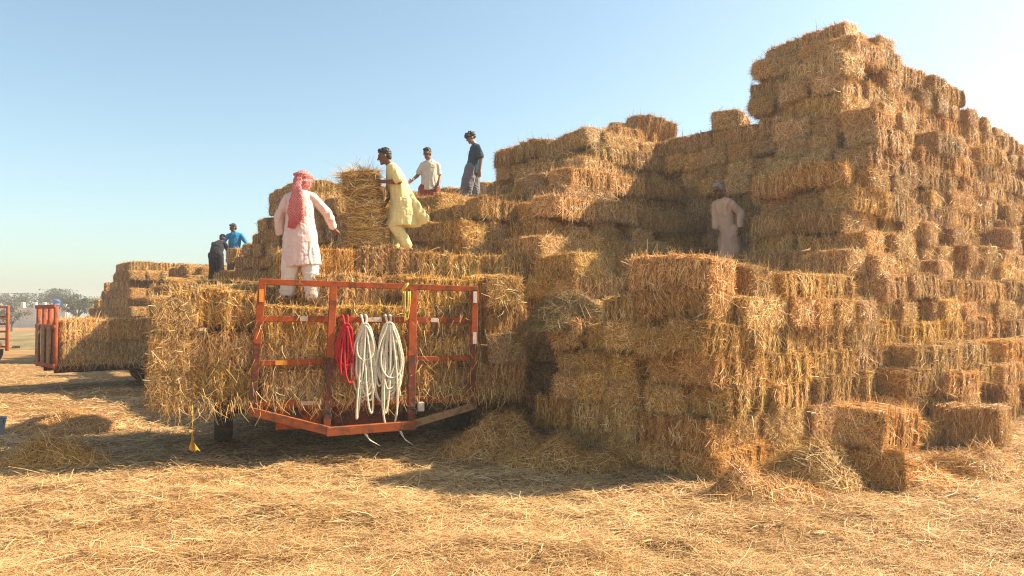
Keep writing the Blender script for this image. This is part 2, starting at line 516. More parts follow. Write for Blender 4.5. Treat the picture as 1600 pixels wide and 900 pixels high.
xs = axis_pts(-9.0, 8.5, 0.075, 380); ys = axis_pts(3.6, 13.0, 0.075, 380)
gx, gy = np.meshgrid(xs, ys)
gx = gx.ravel(); gy = gy.ravel()
gz = ground_h(gx, gy)
nx, ny = len(xs), len(ys)
ii, jj = np.meshgrid(np.arange(nx - 1), np.arange(ny - 1))
k0 = (jj * nx + ii).ravel()
tag(obj('ground', mesh_np('ground', np.stack([gx, gy, gz], 1), np.stack([k0, k0 + 1, k0 + nx + 1, k0 + nx], 1), M_GROUND)), kind='structure')


def blades(P, D, N, L, W, bend, lift, tone, segs=2):
    """narrow bent straw blades: base P, direction D, surface normal N, length L, width W"""
    n = len(P)
    S = unit(np.cross(D, N) + 0.35 * rng.normal(size=(n, 3)))
    rows = []
    tt = np.linspace(0, 1, segs + 1)
    side = unit(np.cross(D, N))
    bs = rng.normal(size=n) * bend
    for t in tt:
        c = P + D * (L * t)[:, None] + N * (lift * t + 0)[:, None] + side * (bs * L * t * t)[:, None] - N * (np.abs(bend) * L * 0.35 * t * t)[:, None]
        w = W * (1.0 - 0.55 * t)
        rows.append(c - S * (w / 2)[:, None]); rows.append(c + S * (w / 2)[:, None])
    V = np.stack(rows, 1).reshape(-1, 3)
    k = 2 * (segs + 1)
    base = (np.arange(n) * k)[:, None]
    Q = np.concatenate([base + np.array([[2 * i, 2 * i + 1, 2 * i + 3, 2 * i + 2]]) for i in range(segs)])
    return V, Q, np.repeat(tone, k)


def strew(n, y0, y1, seed):
    r = np.random.default_rng(seed)
    u = r.random(n)
    y = 1 / (1 / y0 + (1 / y1 - 1 / y0) * u)
    x = (r.random(n) * 2 - 1) * (y * 0.70 + 0.4)
    return x, y


gxx, gyy = strew(250000, 4.7, 26.0, 11)
keep = noise(np.stack([gxx, gyy, gxx * 0], 1), 1.3, 21) + 0.6 * noise(np.stack([gxx, gyy, gxx * 0], 1), 4.0, 22) > -1.15
gxx = gxx[keep]; gyy = gyy[keep]; n = len(gxx)
gzz = ground_h(gxx, gyy)
ang = rng.normal(0.1, 1.0, n) + np.pi * (rng.random(n) > 0.5)
tilt = np.abs(rng.normal(0, 0.20, n)) * (1 + 1.2 * (rng.random(n) > 0.93)); tilt = np.minimum(tilt, 0.75)
D = np.stack([np.cos(ang) * np.cos(tilt), np.sin(ang) * np.cos(tilt), np.sin(tilt)], 1)
L = rng.uniform(0.05, 0.20, n) * np.where(rng.random(n) > 0.93, 1.8, 1)
W = rng.uniform(0.0035, 0.0085, n) * np.clip(gyy / 7, 0.8, 2.2)
V, Q, T = blades(np.stack([gxx, gyy, gzz + 0.004 + 0.02 * rng.random(n)], 1), D, np.tile([0, 0, 1.0], (n, 1)), L, W, 0.28, np.zeros(n), np.clip(rng.normal(0.58, 0.2, n) + 0.08 * noise(np.stack([gxx, gyy, gxx * 0], 1), 0.9, 33) + 0.12 * noise(np.stack([gxx, gyy, gxx * 0], 1), 3.1, 34), 0, 1))
o = obj('straw_litter', mesh_np('straw_litter', V, Q, M_GSTRAW, T)); tag(o, 'loose golden straw strewn all over the yard ground', 'straw', kind='stuff')

# ------------------------------------------------------------------ straw bales
BL, BW, BH = 1.0, 0.5, 0.33


def lattice_box(n, half):
    nx, ny, nz = n
    idx = {}; P = []; Q = []
    def vid(i, j, k):
        if (i, j, k) not in idx:
            idx[(i, j, k)] = len(P); P.append((i / nx * 2 - 1, j / ny * 2 - 1, k / nz * 2 - 1))
        return idx[(i, j, k)]
    for i in range(nx):
        for j in range(ny):
            Q.append([vid(i, j, 0), vid(i, j + 1, 0), vid(i + 1, j + 1, 0), vid(i + 1, j, 0)])
            Q.append([vid(i, j, nz), vid(i + 1, j, nz), vid(i + 1, j + 1, nz), vid(i, j + 1, nz)])
    for i in range(nx):
        for k in range(nz):
            Q.append([vid(i, 0, k), vid(i + 1, 0, k), vid(i + 1, 0, k + 1), vid(i, 0, k + 1)])
            Q.append([vid(i, ny, k), vid(i, ny, k + 1), vid(i + 1, ny, k + 1), vid(i + 1, ny, k)])
    for j in range(ny):
        for k in range(nz):
            Q.append([vid(0, j, k), vid(0, j, k + 1), vid(0, j + 1, k + 1), vid(0, j + 1, k)])
            Q.append([vid(nx, j, k), vid(nx, j + 1, k), vid(nx, j + 1, k + 1), vid(nx, j, k + 1)])
    return np.array(P) * np.asarray(half), np.array(Q)


def bale_meshes(seed, count=6500, ragged=1.0, size=(BL, BW, BH), grid=(44, 12, 9)):
    r = np.random.default_rng(seed)
    half = np.array(size) / 2
    edges = [-half[0]]
    while edges[-1] < half[0]: edges.append(edges[-1] + r.uniform(0.075, 0.125))
    edges = np.array(edges[:-1] + [half[0]]) if half[0] - edges[-2] > 0.05 else np.array(edges[:-2] + [half[0]])
    nf = len(edges) - 1
    oy = r.normal(0, 0.013 * ragged, nf + 2); oz = r.normal(0, 0.009 * ragged, nf + 2); sc = r.normal(1.0, 0.036 * ragged, nf + 2)
    sag = r.normal(0, 0.02 * ragged); skew = r.normal(0, 0.025 * ragged)

    def deform(P):
        P = P.copy()
        inner = np.clip(P, -(half - 0.075), half - 0.075)
        d = P - inner; ln = np.linalg.norm(d, axis=1, keepdims=True)
        f = np.minimum(1, 0.075 / np.maximum(ln, 1e-6))
        P = np.where(ln > 0.075, inner + d * f, P)
        x = P[:, 0]
        fid = np.clip(np.digitize(x, edges), 0, nf + 1)
        dist = np.min(np.abs(x[:, None] - edges[None, 1:-1]), axis=1)
        g = 1 - (0.11 * ragged + 0.05) * np.exp(-(dist / 0.017) ** 2)
        P[:, 1] = P[:, 1] * sc[fid] * g + oy[fid]
        P[:, 2] = P[:, 2] * (1 + (sc[fid] - 1) * 0.6) * (1 - (1 - g) * 0.8) + oz[fid] + sag * (1 - (x / half[0]) ** 2)
        P[:, 1] += skew * x
        nn = noise(P, 9.0, seed) * 0.016 + noise(P, 22.0, seed + 5) * 0.009
        return P + unit(P / (half ** 2)) * (nn * (0.6 + 0.6 * ragged))[:, None]

    P, Q = lattice_box(grid, half)
    core = mesh_np('straw_bale', deform(P), Q, M_BALE)
    # blades, face by face
    area = np.array([size[1] * size[2]] * 2 + [size[0] * size[2]] * 2 + [size[0] * size[1]] * 2)
    wgt = area * np.array([1.4, 1.4, 1.15, 1.15, 1.0, 0.5])
    fc = r.choice(6, count, p=wgt / wgt.sum())
    ax = fc // 2; sg = np.where(fc % 2 == 0, 1.0, -1.0)
    U = (r.random((count, 3)) * 2 - 1) * half
    N = np.zeros((count, 3)); N[np.arange(count), ax] = sg
    U[np.arange(count), ax] = half[ax] * sg
    B = deform(U)
    rn = r.normal(size=(count, 3))
    D = np.zeros((count, 3))
    s = ax == 1   # long sides: blades run up and down the flakes
    D[s] = np.stack([rn[s, 0] * 0.38, 0 * rn[s, 1], np.where(r.random(s.sum()) < 0.7, -1.0, 1.0) + 0 * rn[s, 2]], 1)
    s = ax == 2   # top and underside: blades run across
    D[s] = np.stack([rn[s, 0] * 0.5, np.where(r.random(s.sum()) < 0.5, -1.0, 1.0), 0 * rn[s, 2]], 1)
    s = ax == 0   # ends: whorled every way, drooping
    D[s] = np.stack([0 * rn[s, 0], rn[s, 1], rn[s, 2] - 0.35], 1)
    wild = r.random(count) < 0.20
    D[wild] = r.normal(size=(wild.sum(), 3)); D[wild] -= N[wild] * (D[wild] * N[wild]).sum(1, keepdims=True)
    D = unit(D)
    edge = (np.abs(U) / half)
    edge[np.arange(count), ax] = 0
    nearedge = edge.max(1) > 0.86
    out = np.abs(r.normal(0, 0.12, count)) * ragged
    out = np.where(nearedge, out * 1.7 + 0.04, out)
    D = unit(D + N * out[:, None])
    Ln = r.uniform(0.04, 0.155, count) * np.where(r.random(count) > 0.93, 1.9, 1)
    Wd = r.uniform(0.004, 0.0105, count)
    V, Q2, T = blades(B - D * (Ln * 0.3)[:, None] + N * r.uniform(0.0, 0.010, count)[:, None], D, N, Ln, Wd, 0.3, np.zeros(count),
                      np.clip(r.normal(0.57, 0.27, count), 0, 1))
    straw = mesh_np('loose_straw', V, Q2, M_STRAW, T)
    return core, straw


VAR = [bale_meshes(100 + k, 8200, [0.6, 0.8, 0.9, 1.0, 1.15, 0.7, 0.95, 1.4, 0.85, 1.2][k]) for k in range(10)]

UA = R(40.0)
UV_U = np.array([math.cos(UA), math.sin(UA)]); UV_V = np.array([-math.sin(UA), math.cos(UA)])
C0 = np.array([2.1, 7.95])


def loc2w(p, q): return C0 + p * UV_U + q * UV_V


def w2loc(x, y):
    d = np.stack([np.asarray(x) - C0[0], np.asarray(y) - C0[1]], -1)
    return d @ UV_U, d @ UV_V


# height of the stack in courses on a quarter-metre grid in the stack's own axes
P0, Q0, CELL = -2.0, -3.0, 0.25
GP, GQ = np.meshgrid(np.arange(P0, 21, CELL) + CELL / 2, np.arange(Q0, 27, CELL) + CELL / 2, indexing='ij')
HG = np.zeros_like(GP)


def put(p0, p1, q0, q1, h, mode='max'):
    m = (GP > p0) & (GP < p1) & (GQ > q0) & (GQ < q1)
    HG[m] = np.maximum(HG[m], h) if mode == 'max' else h


put(0, 22, 0, 1.4, 6); put(0, 22, 1.4, 2.5, 5); put(0.9, 22, 2.4, 30, 6)
put(2.6, 22, 1.9, 4.3, 7); put(1.1, 2.7, 2.9, 4.3, 8); put(1.9, 2.8, 2.4, 2.9, 7)
put(1.25, 22, 3.75, 30, 9)
put(1.56, 22, 4.2, 30, 11); put(2.27, 22, 4.45, 6.0, 13); put(2.97, 22, 4.9, 6.5, 14); put(3.46, 22, 5.3, 6.6, 16); put(3.46, 22, 6.6, 8.0, 16); put(4.8, 22, 5.5, 7.2, 17)
put(3.46, 22, 8.2, 30, 13, 'set')
put(0.5, 22, 4.9, 30, 9); put(0.65, 22, 5.1, 30, 10); put(0.79, 22, 5.28, 30, 11); put(1.0, 22, 6.4, 7.3, 12)
put(-2, 2.9, 7.3, 10.5, 0, 'set'); put(1.0, 2.9, 7.3, 10.5, 11); put(1.0, 1.5, 7.3, 10.5, 12, 'set'); put(2.9, 3.5, 7.3, 10.5, 13)
put(-2, 22, 10.5, 30, 0, 'set')
put(1.0, 22, 10.5, 12.5, 13); put(1.0, 22, 12.3, 14.8, 15); put(1.0, 22, 14.8, 15.5, 13); put(1.0, 22, 15.5, 16.4, 11)
put(1.0, 22, 16.4, 19.6, 8); put(1.0, 1.55, 16.4, 19.6, 9.6); put(1.0, 22, 19.6, 23, 9.5); put(1.0, 22, 21, 23, 10)
# the tall block: battered sunlit face, upright shaded side
wob = 0.12 * noise(np.stack([GP.ravel(), GQ.ravel() * 0 + 3.3, GP.ravel() * 0], 1), 0.9, 40).reshape(GP.shape)
for k in range(1, 22):
    if k <= 6:
        qk = -0.55 + 0.65 * (k - 1) / 5; pk = 2.3
    else:
        qk = 0.1 + 1.2 * (k - 6) / 14; pk = 3.5 + 2.0 * (k - 6) / 14
    top = k <= np.where(GP < 7.0, 20, np.where(GP < 7.8, 20, np.where(GP < 10, 19, np.where(GP < 13.5, 18, 17))))
    back = k <= np.where(GQ < 1.9, 20, np.where(GQ < 3.05, 19, np.where(GQ < 3.3, 17, 16)))
    if k <= 6: qk = (qk - 0.1) * np.clip((GP - 2.2) / 2.6, 0, 1) + 0.1 * np.clip((GP - 2.2) / 2.6, 0, 1)
    m = (GQ > qk + wob) & (((GQ < 2.0) & (GP > pk)) | (GP > 5.5)) & top & back
    HG[m] = np.maximum(HG[m], k)


def H_at(p, q):
    i = int((p - P0) / CELL); j = int((q - Q0) / CELL)
    if i < 0 or j < 0 or i >= HG.shape[0] or j >= HG.shape[1]: return 0
    return HG[i, j]


# trailer frames of reference
T_ROT = math.atan2(0.36, 0.933)
T0 = np.array([-1.87, 9.5])
TE = np.array([math.cos(T_ROT), math.sin(T_ROT)]); TB = np.array([-math.sin(T_ROT), math.cos(T_ROT)])


def tr2w(e, b): return T0 + e * TE + b * TB


bales = []   # dict: c (x,y,z centre), rz, s (scale), zone, course, tilt


def add_bale(x, y, zc, rz, zone, course, s=(1, 1, 1), tilt=(0, 0), label=None):
    bales.append(dict(c=(x, y, zc), rz=rz, s=s, zone=zone, course=course, tilt=tilt, label=label))


rb = np.random.default_rng(5)


def in_load(x, y, z):
    d = np.array([x, y]) - T0
    e = d @ TE; b = d @ TB
    return (-2.5 < e < 2.3 and -0.2 < b < 1.2 and z < 2.3) or (-1.1 < e < 1.9 and 1.0 < b < 2.3 and z < 2.6)


def zone_of(p, q, k, x):
    if q > 10: return 'ridge'
    if p > 3.0 and q < 1.9: return 'face'
    if p >= 3.0 and q < 5.0: return 'side'
    if k < 6 and q < 2.6: return 'low'
    return 'heap' if x < 0.0 else 'steps'


for k in range(21):
    zc = (k + 0.5) * BH
    along_p = k % 2 == 0
    if k in (3, 8, 13): along_p = not along_p
    Hk = HG >= k + 1
    rows_ = np.arange(-1.5 + 0.25, 23.5, BW) if along_p else np.arange(-1.0 + 0.25, 17.5, BW)
    for rc in rows_:
        # runs of filled cells along this row
        if along_p: line = Hk[:, int((rc - Q0) / CELL)]; l0 = P0; lim = 17.5
        else: line = Hk[int((rc - P0) / CELL), :]; l0 = Q0; lim = 23.3
        c = 0
        while c < len(line):
            if not line[c]: c += 1; continue
            c1 = c
            while c1 < len(line) and line[c1]: c1 += 1
            t = l0 + c * CELL; end = min(l0 + c1 * CELL, lim)
            t += rb.choice([0, 0, 0, 0.04, -0.05, 0.12, -0.1]) + rb.normal(0, 0.03)
            c = c1
            while t < end - 0.35:
                ln = min(BL * rb.uniform(0.9, 1.08), max(end - t, 0.55))
                m_ = t + ln / 2; t += ln + 0.012
                p, q = (m_, rc) if along_p else (rc, m_)
                w = loc2w(p, q)
                sl = float(noise(np.array([[w[0], w[1], k * 0.15]]), 0.75, 90)[0])
                if in_load(w[0], w[1], zc): continue
                if all(H_at(p + a_, q + b_) >= k + 2.5 for a_, b_ in ((0, 0), (-1.1, 0), (0, -1.1), (1.1, 0), (0, 1.1), (-0.8, -0.8), (0.8, -0.8))): continue
                rz = UA + (0 if along_p else math.pi / 2) + rb.normal(0, 0.05) + (math.pi if rb.random() < 0.5 else 0)
                jit = rb.normal(0, 0.03, 2)
                if p > 3.0 and q < 2.2:
                    jit = rb.normal(0, 0.05, 2)
                    if rb.random() < 0.18: jit = jit - rb.uniform(0.05, 0.14) * UV_V
                    rz += rb.normal(0, 0.06)
                add_bale(w[0] + jit[0], w[1] + jit[1], zc + rb.normal(0, 0.012) + 0.06 * sl * min(1, k / 7), rz, zone_of(p, q, k, w[0]), k + 1,
                         (ln / BL * 1.02, rb.uniform(0.98, 1.08), rb.uniform(0.97, 1.05)), (rb.normal(0, 0.045), rb.normal(0, 0.04)))


def lay(p, q, z, rot, label, s=(1, 1, 1), zone='single', tilt=(0, 0)):
    w = loc2w(p, q); add_bale(w[0], w[1], z + BH * s[2] / 2, UA + rot, zone, 0, s, tilt, label)


H6 = 6 * BH
lay(0.27, 0.62, H6, math.pi / 2 + 0.08, 'bulging straw bale lying alone on top of the near corner of the low block', (1.12, 1.0, 1.28), tilt=(0, -0.05))
lay(1.0, 0.45, H6, math.pi / 2 - 0.05, 'short straw bale end-on, next to the bulging bale atop the low block', (0.9, 0.72, 0.92))
lay(1.85, 0.22, H6, 0.02, 'frayed straw bale along the edge of the low block top, below the man in beige', (0.95, 1, 0.84))
lay(2.72, 0.24, H6, -0.04, 'straw bale on the low block top with a dark gap beside the tall sunlit face', (0.7, 1, 0.86))
# loose bales at the foot of the sunlit face
add_bale(3.82, 8.0, 0.20, R(62), 'single', 0, (0.85, 1.0, 1.25), (0, 0.03), 'lower of two straw bales piled before the sunlit face')
add_bale(3.83, 8.02, 0.60, R(38), 'single', 0, (0.78, 1.05, 1.22), (0.08, 0.05), 'upper of two straw bales piled before the sunlit face')
add_bale(6.25, 10.35, 0.27, R(132), 'single', 0, (0.85, 1.0, 1.45), (0, 0.02), 'straw bale sitting apart on the ground at the foot of the sunlit face')
# bales showing on the skyline
lay(5.95, 5.7, 17 * BH - 0.08, -0.35, 'tilted straw bale peaking on the skyline of the stepped terraces', (1.0, 1.0, 1.15), tilt=(0.12, 0.1))
lay(5.9, 6.6, 17 * BH, 0.9, 'straw bale behind the tilted bale on the terraces skyline', (0.95, 1, 1))
lay(6.0, 3.75, 16 * BH, 0.3, 'straw bale on the skyline snug against the shaded side of the tall block', (0.9, 1, 1.1))
lay(5.85, 2.3, 19 * BH, 1.4, 'frayed straw bale overhanging the shaded side, just below the summit bales', (0.95, 1, 1.0))


# ---- load of the near trailer (bales on edge and on the flat), courses listed from the bed up
BED = 0.70


def load_bale(e, b, z, rot, s, course, zone='load', label=None):
    w = tr2w(e, b)
    add_bale(w[0], w[1], z + BH * s[2] / 2, T_ROT + rot + rb.normal(0, 0.03), zone, course, s, (rb.normal(0, 0.02), rb.normal(0, 0.02)), label)


for k in range(3):
    z = BED + k * 0.425
    sz = 0.425 / BH * 0.97
    # the end of the load that overhangs toward the open yard
    load_bale(-1.78 + rb.normal(0, 0.04), 0.44, z, 0.02, (1.12, 1.05, sz), k + 1)
    load_bale(-2.2 + rb.normal(0, 0.05) + (0.06 if k == 2 else 0), 0.62, z, math.pi / 2 + 0.06, (1.1, 0.9, sz), k + 1)
    load_bale(-2.28 + rb.normal(0, 0.05) + 0.12 * (k == 2), 1.75, z, math.pi / 2 + 0.02, (1.1, 1.0, sz), k + 1)
    load_bale(-2.2 + 0.2 * k, 2.9, z, math.pi / 2, (1.1, 1.0, sz), k + 1)
    load_bale(-2.1 + 0.2 * k, 4.0, z, math.pi / 2, (1.1, 1.0, sz), k + 1)
for k in range(4):
    z = BED + k * 0.395
    sz = 0.395 / BH * 0.98
    n = 2 if k < 3 else 1
    for e in ((-0.72, 0.33) if k < 3 else ()):
        load_bale(e + 0.05 * (-1) ** k, 0.42, z, 0.0, (1.04, 1.0, sz), k + 1)
    load_bale(1.18 + rb.normal(0, 0.03), 0.44 + rb.normal(0, 0.03), z, 0.03, (0.96, 1.0, sz), k + 1)
    load_bale(1.93 + rb.normal(0, 0.04) + 0.06 * (k == 1), 0.42 + 0.1 * (k == 3), z, math.pi / 2 * (k % 2) + 0.05, (0.62 if k % 2 == 0 else 1.0, 1.0, sz), k + 1)
# second rank, behind the man in pink
for k in range(5):
    z = BED + k * 0.395
    sz = 0.395 / BH * 0.98
    if k < 3:
        for e in (-1.25, -0.2): load_bale(e, 0.97 + 0.02 * k, z, 0, (1.05, 1.0, sz), k + 1, 'rank')
    if k == 3:
        for e in (-0.05, 0.98, 1.8): load_bale(e, 1.0, z, 0.03, (1.02, 1.0, sz), k + 1, 'rank')
        for e in (-2.0, -1.45): load_bale(e, 1.9, z - 0.08, 0.4, (1.0, 1.1, sz * 0.9), k + 1, 'rank')
        load_bale(-2.2, 3.3, z + 0.05, math.pi / 2, (1.1, 1.0, sz * 0.9), k + 1, 'rank')
        load_bale(-1.5, 3.0, z + 0.05, 0.2, (1.1, 1.0, sz * 0.9), k + 1, 'rank')
        load_bale(-1.9, 4.3, z + 0.05, 0.2, (1.1, 1.0, sz * 0.9), k + 1, 'rank')
    if k >= 2:
        for e in (-0.42, 0.6, 1.62, 2.6):
            if k == 4 or e < 1.8: load_bale(e, 1.62 + rb.normal(0, 0.04), z, rb.normal(0, 0.05), (1.02, 1.0, sz), k + 1, 'rank')
for e in (-0.42, 0.6, 1.6): load_bale(e, 2.2, BED + 4 * 0.395, 0.05, (1.02, 1.0, 1.15), 5, 'rank')
for e, z in ((2.7, 3), ): load_bale(e, 1.75, BED + z * 0.395, 0.1, (1.02, 1.0, 1.2), 4, 'rank')

# ---- load of the second trailer
S_ROT = math.atan2(0.69, 0.72)
S0 = np.array([-10.2, 17.0])
SE = np.array([math.cos(S_ROT), math.sin(S_ROT)]); SB = np.array([-math.sin(S_ROT), math.cos(S_ROT)])
for k, (z, h) in enumerate(((0.66, 0.46), (1.12, 0.5))):
    for a in np.arange(0.55, 5.2, 1.02):
        for b in (0.22, 0.75, 1.3):
            w = S0 + a * SE + b * SB
            add_bale(w[0], w[1], z + h / 2, S_ROT + rb.normal(0, 0.03), 'second', k + 1, (1.0, 1.0 + rb.normal(0, 0.05), h / BH * 0.95), (rb.normal(0, 0.03), rb.normal(0, 0.03)))
    for b in ():
        w = S0 + 0.1 * SE + b * SB
        if b > 0.9: add_bale(w[0] + 0.35, w[1] + 0.35, z + h / 2, S_ROT + rb.normal(0, 0.03), 'second', k + 1, (1.0, 1.0, h / BH * 1.02), (0, 0))

# ---- separate stack far across the yard
F0 = np.array([-13.6, 27.0])
for k in range(11):
    zc = (k + 0.5) * BH
    along = k % 2 == 0
    for i in range(0, 12):
        for j in range(0, 16):
            p, q = (i * 1.0 + 0.5, j * 0.5 + 0.25) if along else (i * 0.5 + 0.25, j * 1.0 + 0.5)
            if p > 5.5 or q > 9.5: continue
            hmax = 11 if q < 2.6 else (9.3 if q < 4.6 else (7.5 if q < 6.6 else 5.5))
            if k == 10 and p < 0.4: continue
            batter = 0.07 * k
            if k + 1 > hmax or q < batter * 0.6 or p < batter * 0.3: continue
            if p > 1.1 and q > 1.1 and k + 2 < hmax and not (q > 2.0): continue
            w = F0 + p * UV_U + q * UV_V
            add_bale(w[0] + rb.normal(0, 0.03), w[1] + rb.normal(0, 0.03), zc, UA + (0 if along else math.pi / 2) + rb.normal(0, 0.03), 'far', k + 1, (1, 1.03, 1.03), (0, 0))

# bale held upright by the man in yellow; bales by the men far back
HELD = len(bales)
add_bale(-2.30, 11.62, 3.36, R(8), 'single', 0, (1.15, 1.2, 1.6), (0, 0), 'straw bale stood on end, held by the man in yellow')
bales[HELD]['upright'] = True
add_bale(-7.95, 22.3, 3.42, 0.9, 'single', 0, (0.85, 1.1, 1.25), (0, 0.1), 'rounded straw bale under the hand of the man in blue')


# ------------------------------------------------------------------ which bales show: a small ray test on boxes
def rot_of(b):
    m = Matrix.Rotation(b['rz'], 3, 'Z') @ Matrix.Rotation(b['tilt'][0], 3, 'X') @ Matrix.Rotation(b['tilt'][1], 3, 'Y')
    if b.get('upright'): m = m @ Matrix.Rotation(R(84), 3, 'Y')
    return np.array(m)


def shown(eye, w=320, h=180):
    px = (np.arange(w) + 0.5) / w * 1600 - 800; py = (np.arange(h) + 0.5) / h * 900 - 450
    X, Y = np.meshgrid(px, py)
    a = R(1.85)
    d = np.stack([X / FPX, np.ones_like(X), -Y / FPX], -1)
    d = np.stack([d[..., 0], d[..., 1] * math.cos(a) - d[..., 2] * math.sin(a), d[..., 1] * math.sin(a) + d[..., 2] * math.cos(a)], -1)
    best = np.full((h, w), 1e9); who = np.full((h, w), -1)
    for n, b in enumerate(bales):
        m = rot_of(b); c = np.array(b['c']); hf = np.array([BL, BW, BH]) / 2 * np.array(b['s'])
        cr = np.array([[x, y, z] for x in (-1, 1) for y in (-1, 1) for z in (-1, 1)]) * hf @ m.T + c - np.asarray(eye)
        if cr[:, 1].min() < 0.5: continue
        yy = cr[:, 1] * math.cos(a) + cr[:, 2] * math.sin(a); zz = -cr[:, 1] * math.sin(a) + cr[:, 2] * math.cos(a)
        sx = (cr[:, 0] / yy * FPX + 800) / 1600 * w; sy = (450 - zz / yy * FPX) / 900 * h
        x0, x1, y0, y1 = int(max(0, sx.min())), int(min(w, sx.max() + 1)), int(max(0, sy.min())), int(min(h, sy.max() + 1))
        if x0 >= x1 or y0 >= y1: continue
        dd = d[y0:y1, x0:x1] @ m; oo = (np.asarray(eye) - c) @ m
        with np.errstate(divide='ignore', invalid='ignore'):
            t1 = (-hf - oo) / dd; t2 = (hf - oo) / dd
        tn = np.minimum(t1, t2).max(-1); tf = np.maximum(t1, t2).min(-1)
        hit = (tn < tf) & (tn > 0) & (tn < best[y0:y1, x0:x1])
        best[y0:y1, x0:x1][hit] = tn[hit]; who[y0:y1, x0:x1][hit] = n
    ids, cnt = np.unique(who[who >= 0], return_counts=True)
    return dict(zip(ids.tolist(), cnt.tolist())), who


vis, who = shown((0, 0, CAM_H))
side = set()
for ex in (-1.2, 1.2): side |= set(shown((ex, 0, CAM_H + 0.1), 200, 112)[0])
order = sorted(vis, key=lambda n: -vis[n])
PICK = [n for n in order if vis[n] >= 2 or bales[n]['label']][:298]
REST = [n for n in range(len(bales)) if n not in set(PICK) and (n in vis or n in side)]
print('bales', len(bales), 'in view', len(vis), 'single', len(PICK), 'rest', len(REST))

ORD = ['', 'first', 'second', 'third', 'fourth', 'fifth', 'sixth', 'seventh', 'eighth', 'ninth', 'tenth', 'eleventh', 'twelfth', 'thirteenth', 'fourteenth',
       'fifteenth', 'sixteenth', 'seventeenth', 'eighteenth', 'nineteenth', 'twentieth', 'twenty-first', 'twenty-second', 'twenty-third', 'twenty-fourth', 'twenty-fifth']
ZONE = {'face': ('the sunlit face', 'from the tall corner', 1, 'straw bales of the big stack'),
        'side': ("the tall block's shaded side", 'from the tall corner', -1, 'straw bales of the big stack'),
        'low': ('the low near block', 'from the trailer', 1, 'straw bales of the big stack'),
        'steps': ('the stepped terraces', 'from the trailer', 1, 'straw bales of the big stack'),
        'heap': ('the pile behind the workers', 'from the yard', 1, 'straw bales of the big stack'),
        'ridge': ('the hazy back ridge', 'from the yard', 1, 'straw bales of the back ridge'),
        'load': ("the near trailer's front rank", 'from the yard', 1, 'straw bales on the near trailer'),
        'rank': ("the near trailer's back rank", 'from the yard', 1, 'straw bales on the near trailer'),
        'second': ('the second trailer load', 'from its gate', 1, 'straw bales on the second trailer'),
        'far': ('the far separate stack', 'from the trees', 1, 'straw bales of the far stack')}
pxof = {}
for n in PICK:
    ys_, xs_ = np.nonzero(who == n)
    pxof[n] = xs_.mean() if len(xs_) else 0
rows = {}
for n in PICK:
    b = bales[n]
    if not b['label']: rows.setdefault((b['zone'], b['course']), []).append(n)
for (zone, course), ns in rows.items():
    where, frm, sgn, grp = ZONE[zone]
    ns.sort(key=lambda n: pxof[n] * sgn)
    for i, n in enumerate(ns):
        bales[n]['label'] = f'straw bale in {ORD[course]} course of {where}, {ORD[i + 1]} {frm}'
        bales[n]['group'] = grp


def place_bale(n):
    b = bales[n]
    k = (n * 7 + 3) % len(VAR)
    core, straw = VAR[k]
    if b['zone'] == 'far' or b['zone'] == 'second': core, straw = VAR[k % 4]
    o = obj('straw_bale', core)
    m = Matrix(rot_of(b).tolist()).to_4x4()
    o.matrix_world = Matrix.Translation(b['c']) @ m @ Matrix.Diagonal((*b['s'], 1))
    tag(o, b['label'], 'straw bale', b.get('group', 'straw bales of the big stack'))
    s = obj('loose_straw', straw, o); s['kind'] = 'stuff'


for n in PICK: place_bale(n)

# tufts of straw pulled loose and hanging over the seams
rt = np.random.default_rng(77)
TP, TD, TN = [], [], []
for n in PICK:
    b = bales[n]
    if b['c'][1] > 19 or b.get('upright'): continue
    m_ = rot_of(b); hf = np.array([BL, BW, BH]) / 2 * np.array(b['s'])
    for q in range(rt.integers(1, 4) if b['zone'] not in ('face', 'low') else rt.integers(3, 9)):
        axk = rt.choice([0, 0, 1, 1, 2]); nl = np.zeros(3); nl[axk] = rt.choice([-1, 1])
        nw = m_ @ nl
        if nw @ (np.array([0, 0, CAM_H + 2]) - np.array(b['c'])) < 0 or nw[2] < -0.5: continue
        u = (rt.random(3) * 2 - 1) * hf * 0.95; u[axk] = nl[axk] * hf[axk]
        if axk != 2: u[2] = hf[2] * rt.uniform(-0.2, 1.0)
        c = m_ @ u + np.array(b['c'])
        k = int(rt.integers(12, 46))
        main = unit(np.array([rt.normal() * 0.5, rt.normal() * 0.5, -1.0 if axk != 2 else rt.normal() * 0.3]) + nw * 0.35)
        TP.append(c + rt.normal(size=(k, 3)) * np.array([0.06, 0.06, 0.04])); TD.append(unit(main + 0.42 * rt.normal(size=(k, 3)))); TN.append(np.tile(nw, (k, 1)))
TP = np.vstack(TP); TD = np.vstack(TD); TN = np.vstack(TN); k = len(TP)
V, Q, T = blades(TP - TD * 0.03, TD, TN, rt.uniform(0.07, 0.26, k), rt.uniform(0.004, 0.0085, k), 0.35, np.zeros(k), np.clip(rt.normal(0.62, 0.24, k), 0, 1))
tag(obj('hanging_straw', mesh_np('hanging_straw', V, Q, M_STRAW, T)), 'wisps of loose straw hanging over the bales of the stacks', 'straw', kind='stuff')
